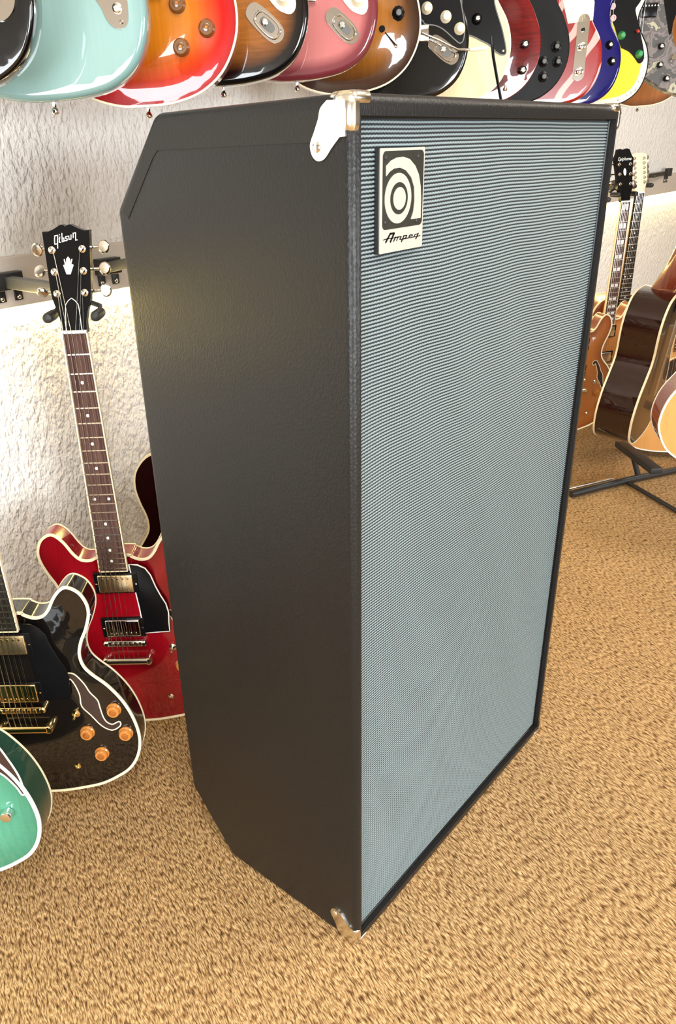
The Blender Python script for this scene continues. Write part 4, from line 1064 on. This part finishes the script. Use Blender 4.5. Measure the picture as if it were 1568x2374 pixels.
g, t6, _ = upper((1.035, .66, 1.272), 'worn black double-cut guitar with cream knobs and steel tremolo arm, upper row', 'double', BLK2, .010, .008, 0, .044)
lay_on(g, 'pickguard', [(.045,.165),(.0600,.1516),(.0830,.1480),(.1026,.1390),(.1270,.1201),(.1400,.1120),(.1480,.1180),(.1500,.138),(.145,.165),(.135,.20),(.115,.25),(.085,.315),(-.03,.318),(-.05,.22)], lambda u, v: 0.0, BLKP, .0022, closed_spline=3, grid=.03, edge_mat=GREYM)
for u, v in ((.0633, .1815), (.1061, .1636), (.1380, .1400)): knob(g, u, v, -.002, 'cream')
jack_boat(g, .0722, .1246, .1360, .0780, t6)
MB().box(.012, .068, -.016, .0, .118, .150, bev=.002).build('bridge', CHROME, g)
arm = MB().tube([(.0525, -.020, .1336), (.09, -.026, .118), (.125, -.030, .1005), (.1318, -.030, .0975), (.160, -.030, .0965)], .0024, 10).build('tremolo_arm', CHROME, g)
MB().tube([(.158, -.030, .0965), (.166, -.030, .0965), (.194, -.030, .0978), (.199, -.030, .0980)], [.003, .0045, .0042, .002], 12).build('arm_tip', CREAM, arm)

g, t7, _ = upper((1.232, .66, 1.272), 'cream electric guitar with large black pickguard, upper row', 'double', CRM, 0, .004, 0, .044, BIND)
lay_on(g, 'pickguard', [(.040,.25),(.0696,.260),(.1085,.250),(.118,.2042),(.1400,.1518),(.1530,.1073),(.1442,.0996),(.1281,.1066),(.1108,.1217),(.0792,.137),(.045,.16)], lambda u, v: 0.0, BLKP, .0022, closed_spline=4, grid=.03, edge_mat=GREYM)
knob(g, .0767, .1761, -.002, 'black')
MB().lathe([(.003, 0), (.002, .001)], (.1455, -.0022, .1085), (0, -1, 0), 12).build('screw', NICKEL, g)
tag(MB().tube([(1.21, .52, 1.40), (1.215, .515, 1.36), (1.235, .51, 1.31), (1.262, .505, 1.25), (1.275, .50, 1.16), (1.31, .52, .6), (1.33, .56, .06), (1.36, .62, .0036), (1.5, .75, .0036)], .0035, 8).build('cable', BLKP),
    'thin black cable hanging down in front of the cream guitar and behind the cabinet', 'cable')

g, t8, _ = upper((1.392, .66, 1.272), 'dark red flame-topped single-cut guitar with two dome knobs, upper row', 'single', DRED, .002, .004, .008, .048, None, .85, 'book', BLKP, NECKC)
for u, v in ((.121, .132), (.1208, .0754)): knob(g, u, v, t8(u, v), 'dome')
strap_pin(g, .0483, -.0, .081, NICKEL)
g, t9, _ = upper((1.570, .66, 1.275), 'satin black guitar with four black numbered knobs, upper row', 'single', SATB, .004, .004, .004, .046, None, .85, 'book', BLKP, NECKR)
for u, v in ((.1258, .1348), (.1332, .0997), (.0946, .1014), (.0983, .0659)): knob(g, u, v, t9(u, v), 'skirt')

STR = mat_stripes()
g, t10, _ = upper((1.812, .66, 1.275), 'red double-cut guitar with white swirled stripes and chrome control strip, upper row', 'double', STR, .009, .006, 0, .044)
lay_on(g, 'pickguard', [(-.04,.30),(.0206,.285),(.0499,.2084),(.1203,.2136),(.119,.2568),(.10,.30)], lambda u, v: 0.0, CREAM, .0022, grid=.04)
MB().prism(rrect(.0780, .1115, .064, .230, .0165), -.0022, .0005).build('control_plate', CHROME, g, True, 30)
for u, v in ((.0945, .1508), (.0950, .0885)): knob(g, u, v, -.002, 'chrome')
MB().box(.0900, .0985, -.009, -.002, .187, .196, bev=.002).build('switch_tip', BLKP, g)

g, t11, _ = upper((1.960, .66, 1.275), 'deep blue glossy double-cut guitar, upper row', 'double', BLUE, .010, .006, 0, .044)
for u, v in ((.1190, .1625), (.1316, .1195)): knob(g, u, v, 0, 'black')

g, t12, p12 = upper((2.190, .66, 1.278), 'yellow guitar with white scribbled border, black pickguard and green knobs, upper row', 'double', YEL, .0015, .002, 0, .044, BLKP)
lay_on(g, 'pickguard', [(-.03,.31),(-.02,.2772),(.0232,.2514),(.0648,.1737),(.0744,.165),(.0967,.1545),(.1177,.1357),(.1290,.1230),(.1390,.1226),(.1460,.1343),(.1415,.1584),(.1280,.1944),(.1110,.2359),(.1000,.2618),(.0986,.2733),(.1035,.30)], lambda u, v: 0.0, BLKP, .0022, closed_spline=3, grid=.03)
for u, v in ((.0648, .2008), (.1285, .1471)): knob(g, u, v, -.002, 'green')
MB().tube([(.1060, -.002, .2130), (.1090, -.012, .2100)], .0022, 8).build('switch_lever', NICKEL, g)
MB().lathe([(.004, 0), (.0048, .004), (.003, .009)], (.1090, -.012, .2100), (.3, -1, -.3), 12).build('switch_tip', REDK, g)
for u, v in ((.0245, .28), (.0304, .2488)): 
    MB().lathe([(.009, 0), (.009, .004), (.0045, .005), (.004, .003)], (u, -.002, v), (0, -1, 0), 20).build('ring_cover', PINK, g)
sc_ = []
rnd = random.Random(4)
pb = np.array(p12); nb = normals2(p12)
for i in range(0, len(pb), 2):
    c = pb[i] - nb[i]*(.010 + rnd.uniform(-.003, .004)); tdir = np.array((-nb[i][1], nb[i][0]))
    if rnd.random() < .25: continue
    l = [tuple(c)]
    for q in range(rnd.randint(1, 4)): l.append((l[-1][0] + rnd.uniform(-.006, .006), l[-1][1] + rnd.uniform(-.006, .006)))
    sc_.append(l)
o = strokes(sc_, .00045, -.0011, -.0004).build('border_scribbles', GREYM, g, False); o['kind'] = 'stuff'

CAMO = mat_camo()
g, t13, _ = upper((2.46, .66, 1.280), 'grey camouflage angular guitar with three black knobs at the upper right corner', 'angular', CAMO, .005, .005, 0, .044)
for u, v in ((.1018, .1838), (.1067, .1290), (.1363, .0865)): knob(g, u, v, 0, 'dome')
pickup(g, .29, BLKP, .05, .04, 0, BLKP, ring=False, u=.045)
lay_on(g, 'pickguard', [(.085,.33),(.0936,.305),(.1115,.2542),(.1250,.2152),(.1320,.2204),(.132,.25),(.145,.31),(.14,.34)], lambda u, v: 0.0, BLKP, .0022, grid=.03)
MB().lathe([(.011, 0), (.011, .012), (.009, .015)], (.150, 0, .150), (0, -1, 0), 20).build('volume_ring', CHROME, g)
g, t14, _ = upper((2.80, .72, 1.297), 'amber brown guitar showing below the camouflage one, upper right', 'single', BRN, 0, .004, .004, .05, BIND, .85, 'book', BLKP, NECKR)

# ------------------------------------------------------------------ hangers on the lower board
for (x, y, nz, bx, lab) in ((-.413, .607, .935, -.33, 'black steel guitar hanger arm at the far left, holding the green guitar'),
        (-.172, .638, .916, -.085, 'black steel guitar hanger arm holding the black guitar'),
        (.081, .660, .916, .158, 'grey steel guitar hanger arm holding the cherry red guitar'),
        (.43, .80, .94, .405, 'black hanger right of the red headstock, holding the dark sunburst guitar'),
        ):
    hanger((x, y), AZ40, nz, bx, label=lab)
for (x, y, nz, bx, lab) in ((2.30, .655, .964, 2.40, 'hanger behind the cabinet holding the honey brown guitar'),
        (2.565, .652, .969, 2.66, 'hanger holding the natural guitar with the black headstock'),
        (2.75, .66, .99, 2.87, 'hanger holding the guitar with the white headstock')):
    hanger((x, y), AZB, nz, bx, label=lab, bz=.966)
he = empty('guitar_hanger', (4.167, Y1-BD, 1.016), 0, 'free black wall hanger on the board at the far right', 'hanger', 'guitar hangers on the painted board')
br = MB(); br.box(-.030, .030, -.022, 0, -.014, .026, bev=.002); br.box(-.026, -.006, -.004, 0, -.045, -.012, bev=.001); br.box(.010, .032, -.004, 0, -.045, -.012, bev=.001); br.build('bracket', BLKM, he)
HA = Matrix.Rotation(math.radians(-84), 4, 'Z')
MB().box(-.011, .011, -.42, -.010, -.008, .012, HA, bev=.002).build('arm', BLKM, he)
bo = MB(); [bo.lathe([(.006, 0), (.004, .003)], (q, -.004, -.034), (0, -1, 0), 12) for q in (-.016, .021)]; bo.build('bolts', NICKEL, he)
MB().tube([HA @ Vector(q) for q in ((-.04, -.48, 0), (-.04, -.44, 0), (0, -.415, 0), (.04, -.44, 0), (.04, -.48, 0))], .005, 8).build('yoke', BLKM, he)

# upper row hangers (above the frame)
for x, z, nm in ((-.09, 2.06, 'leftmost black guitar'), (.098, 2.06, 'sea green guitar'), (.284, 2.105, 'cherry sunburst guitar'), (.469, 2.09, 'flamed sunburst guitar'), (.68, 2.105, 'dusty rose guitar'), (.838, 2.12, 'tobacco sunburst guitar'), (1.035, 2.07, 'black guitar with tremolo arm'), (1.232, 2.07, 'cream guitar'), (1.392, 2.12, 'dark red flamed guitar'), (1.57, 2.125, 'satin black guitar'), (1.812, 2.075, 'red and white striped guitar'), (1.96, 2.075, 'deep blue guitar'), (2.19, 2.08, 'yellow guitar'), (2.46, 2.06, 'camouflage guitar'), (2.80, 2.147, 'amber brown guitar')):
    hanger((x, .66 if x != 2.80 else .72), AZ40, z, x+.03, bz=2.165, label='black hanger on the upper board holding the ' + nm, group='hangers of the upper row')

# ------------------------------------------------------------------ floor stand at the right
st = empty('guitar_stand', (2.35, .30, 0), 0, 'black tubular guitar stand on the floor at the right edge', 'stand')
def tl(p): return (p[0]-2.35, p[1]-.30, p[2])
MB().tube([tl((1.94, .47, .016)), tl((2.20, .35, .016)), tl((2.72, .07, .016))], .013, 12).build('base_tube', BLKM, st)
MB().tube([tl((2.19, .36, .010)), tl((2.02, .12, .010)), tl((1.90, -.05, .010))], .008, 10).build('foot_tube', BLKM, st)
MB().tube([tl((1.94, .49, .030)), tl((2.14, .395, .030))], .005, 8).build('pale_stripe', NICKEL, st)  # thin nickel tube forming a pale stripe along the base tube
MB().tube([tl((2.72, .07, .016)), tl((2.76, .12, .55)), tl((2.76, .14, 1.20))], .013, 12).build('post', BLKM, st)
ft = MB(); a = Vector(tl((2.30, .437, .125))); b_ = Vector(tl((2.085, .228, .125))); d = (b_-a).normalized(); L = (b_-a).length
e = Vector((-d.y, d.x, 0)); M = Matrix(((d.x, e.x, 0, a.x), (d.y, e.y, 0, a.y), (0, 0, 1, a.z), (0, 0, 0, 1)))
ft.box(0, L, -.022, .022, -.022, 0, M, bev=.004)
ft.build('padded_rest', RUBBER, st)
MB().tube([tl((2.22, .36, .11)), tl((2.24, .33, .016))], .010, 10).build('rest_arm', BLKM, st)
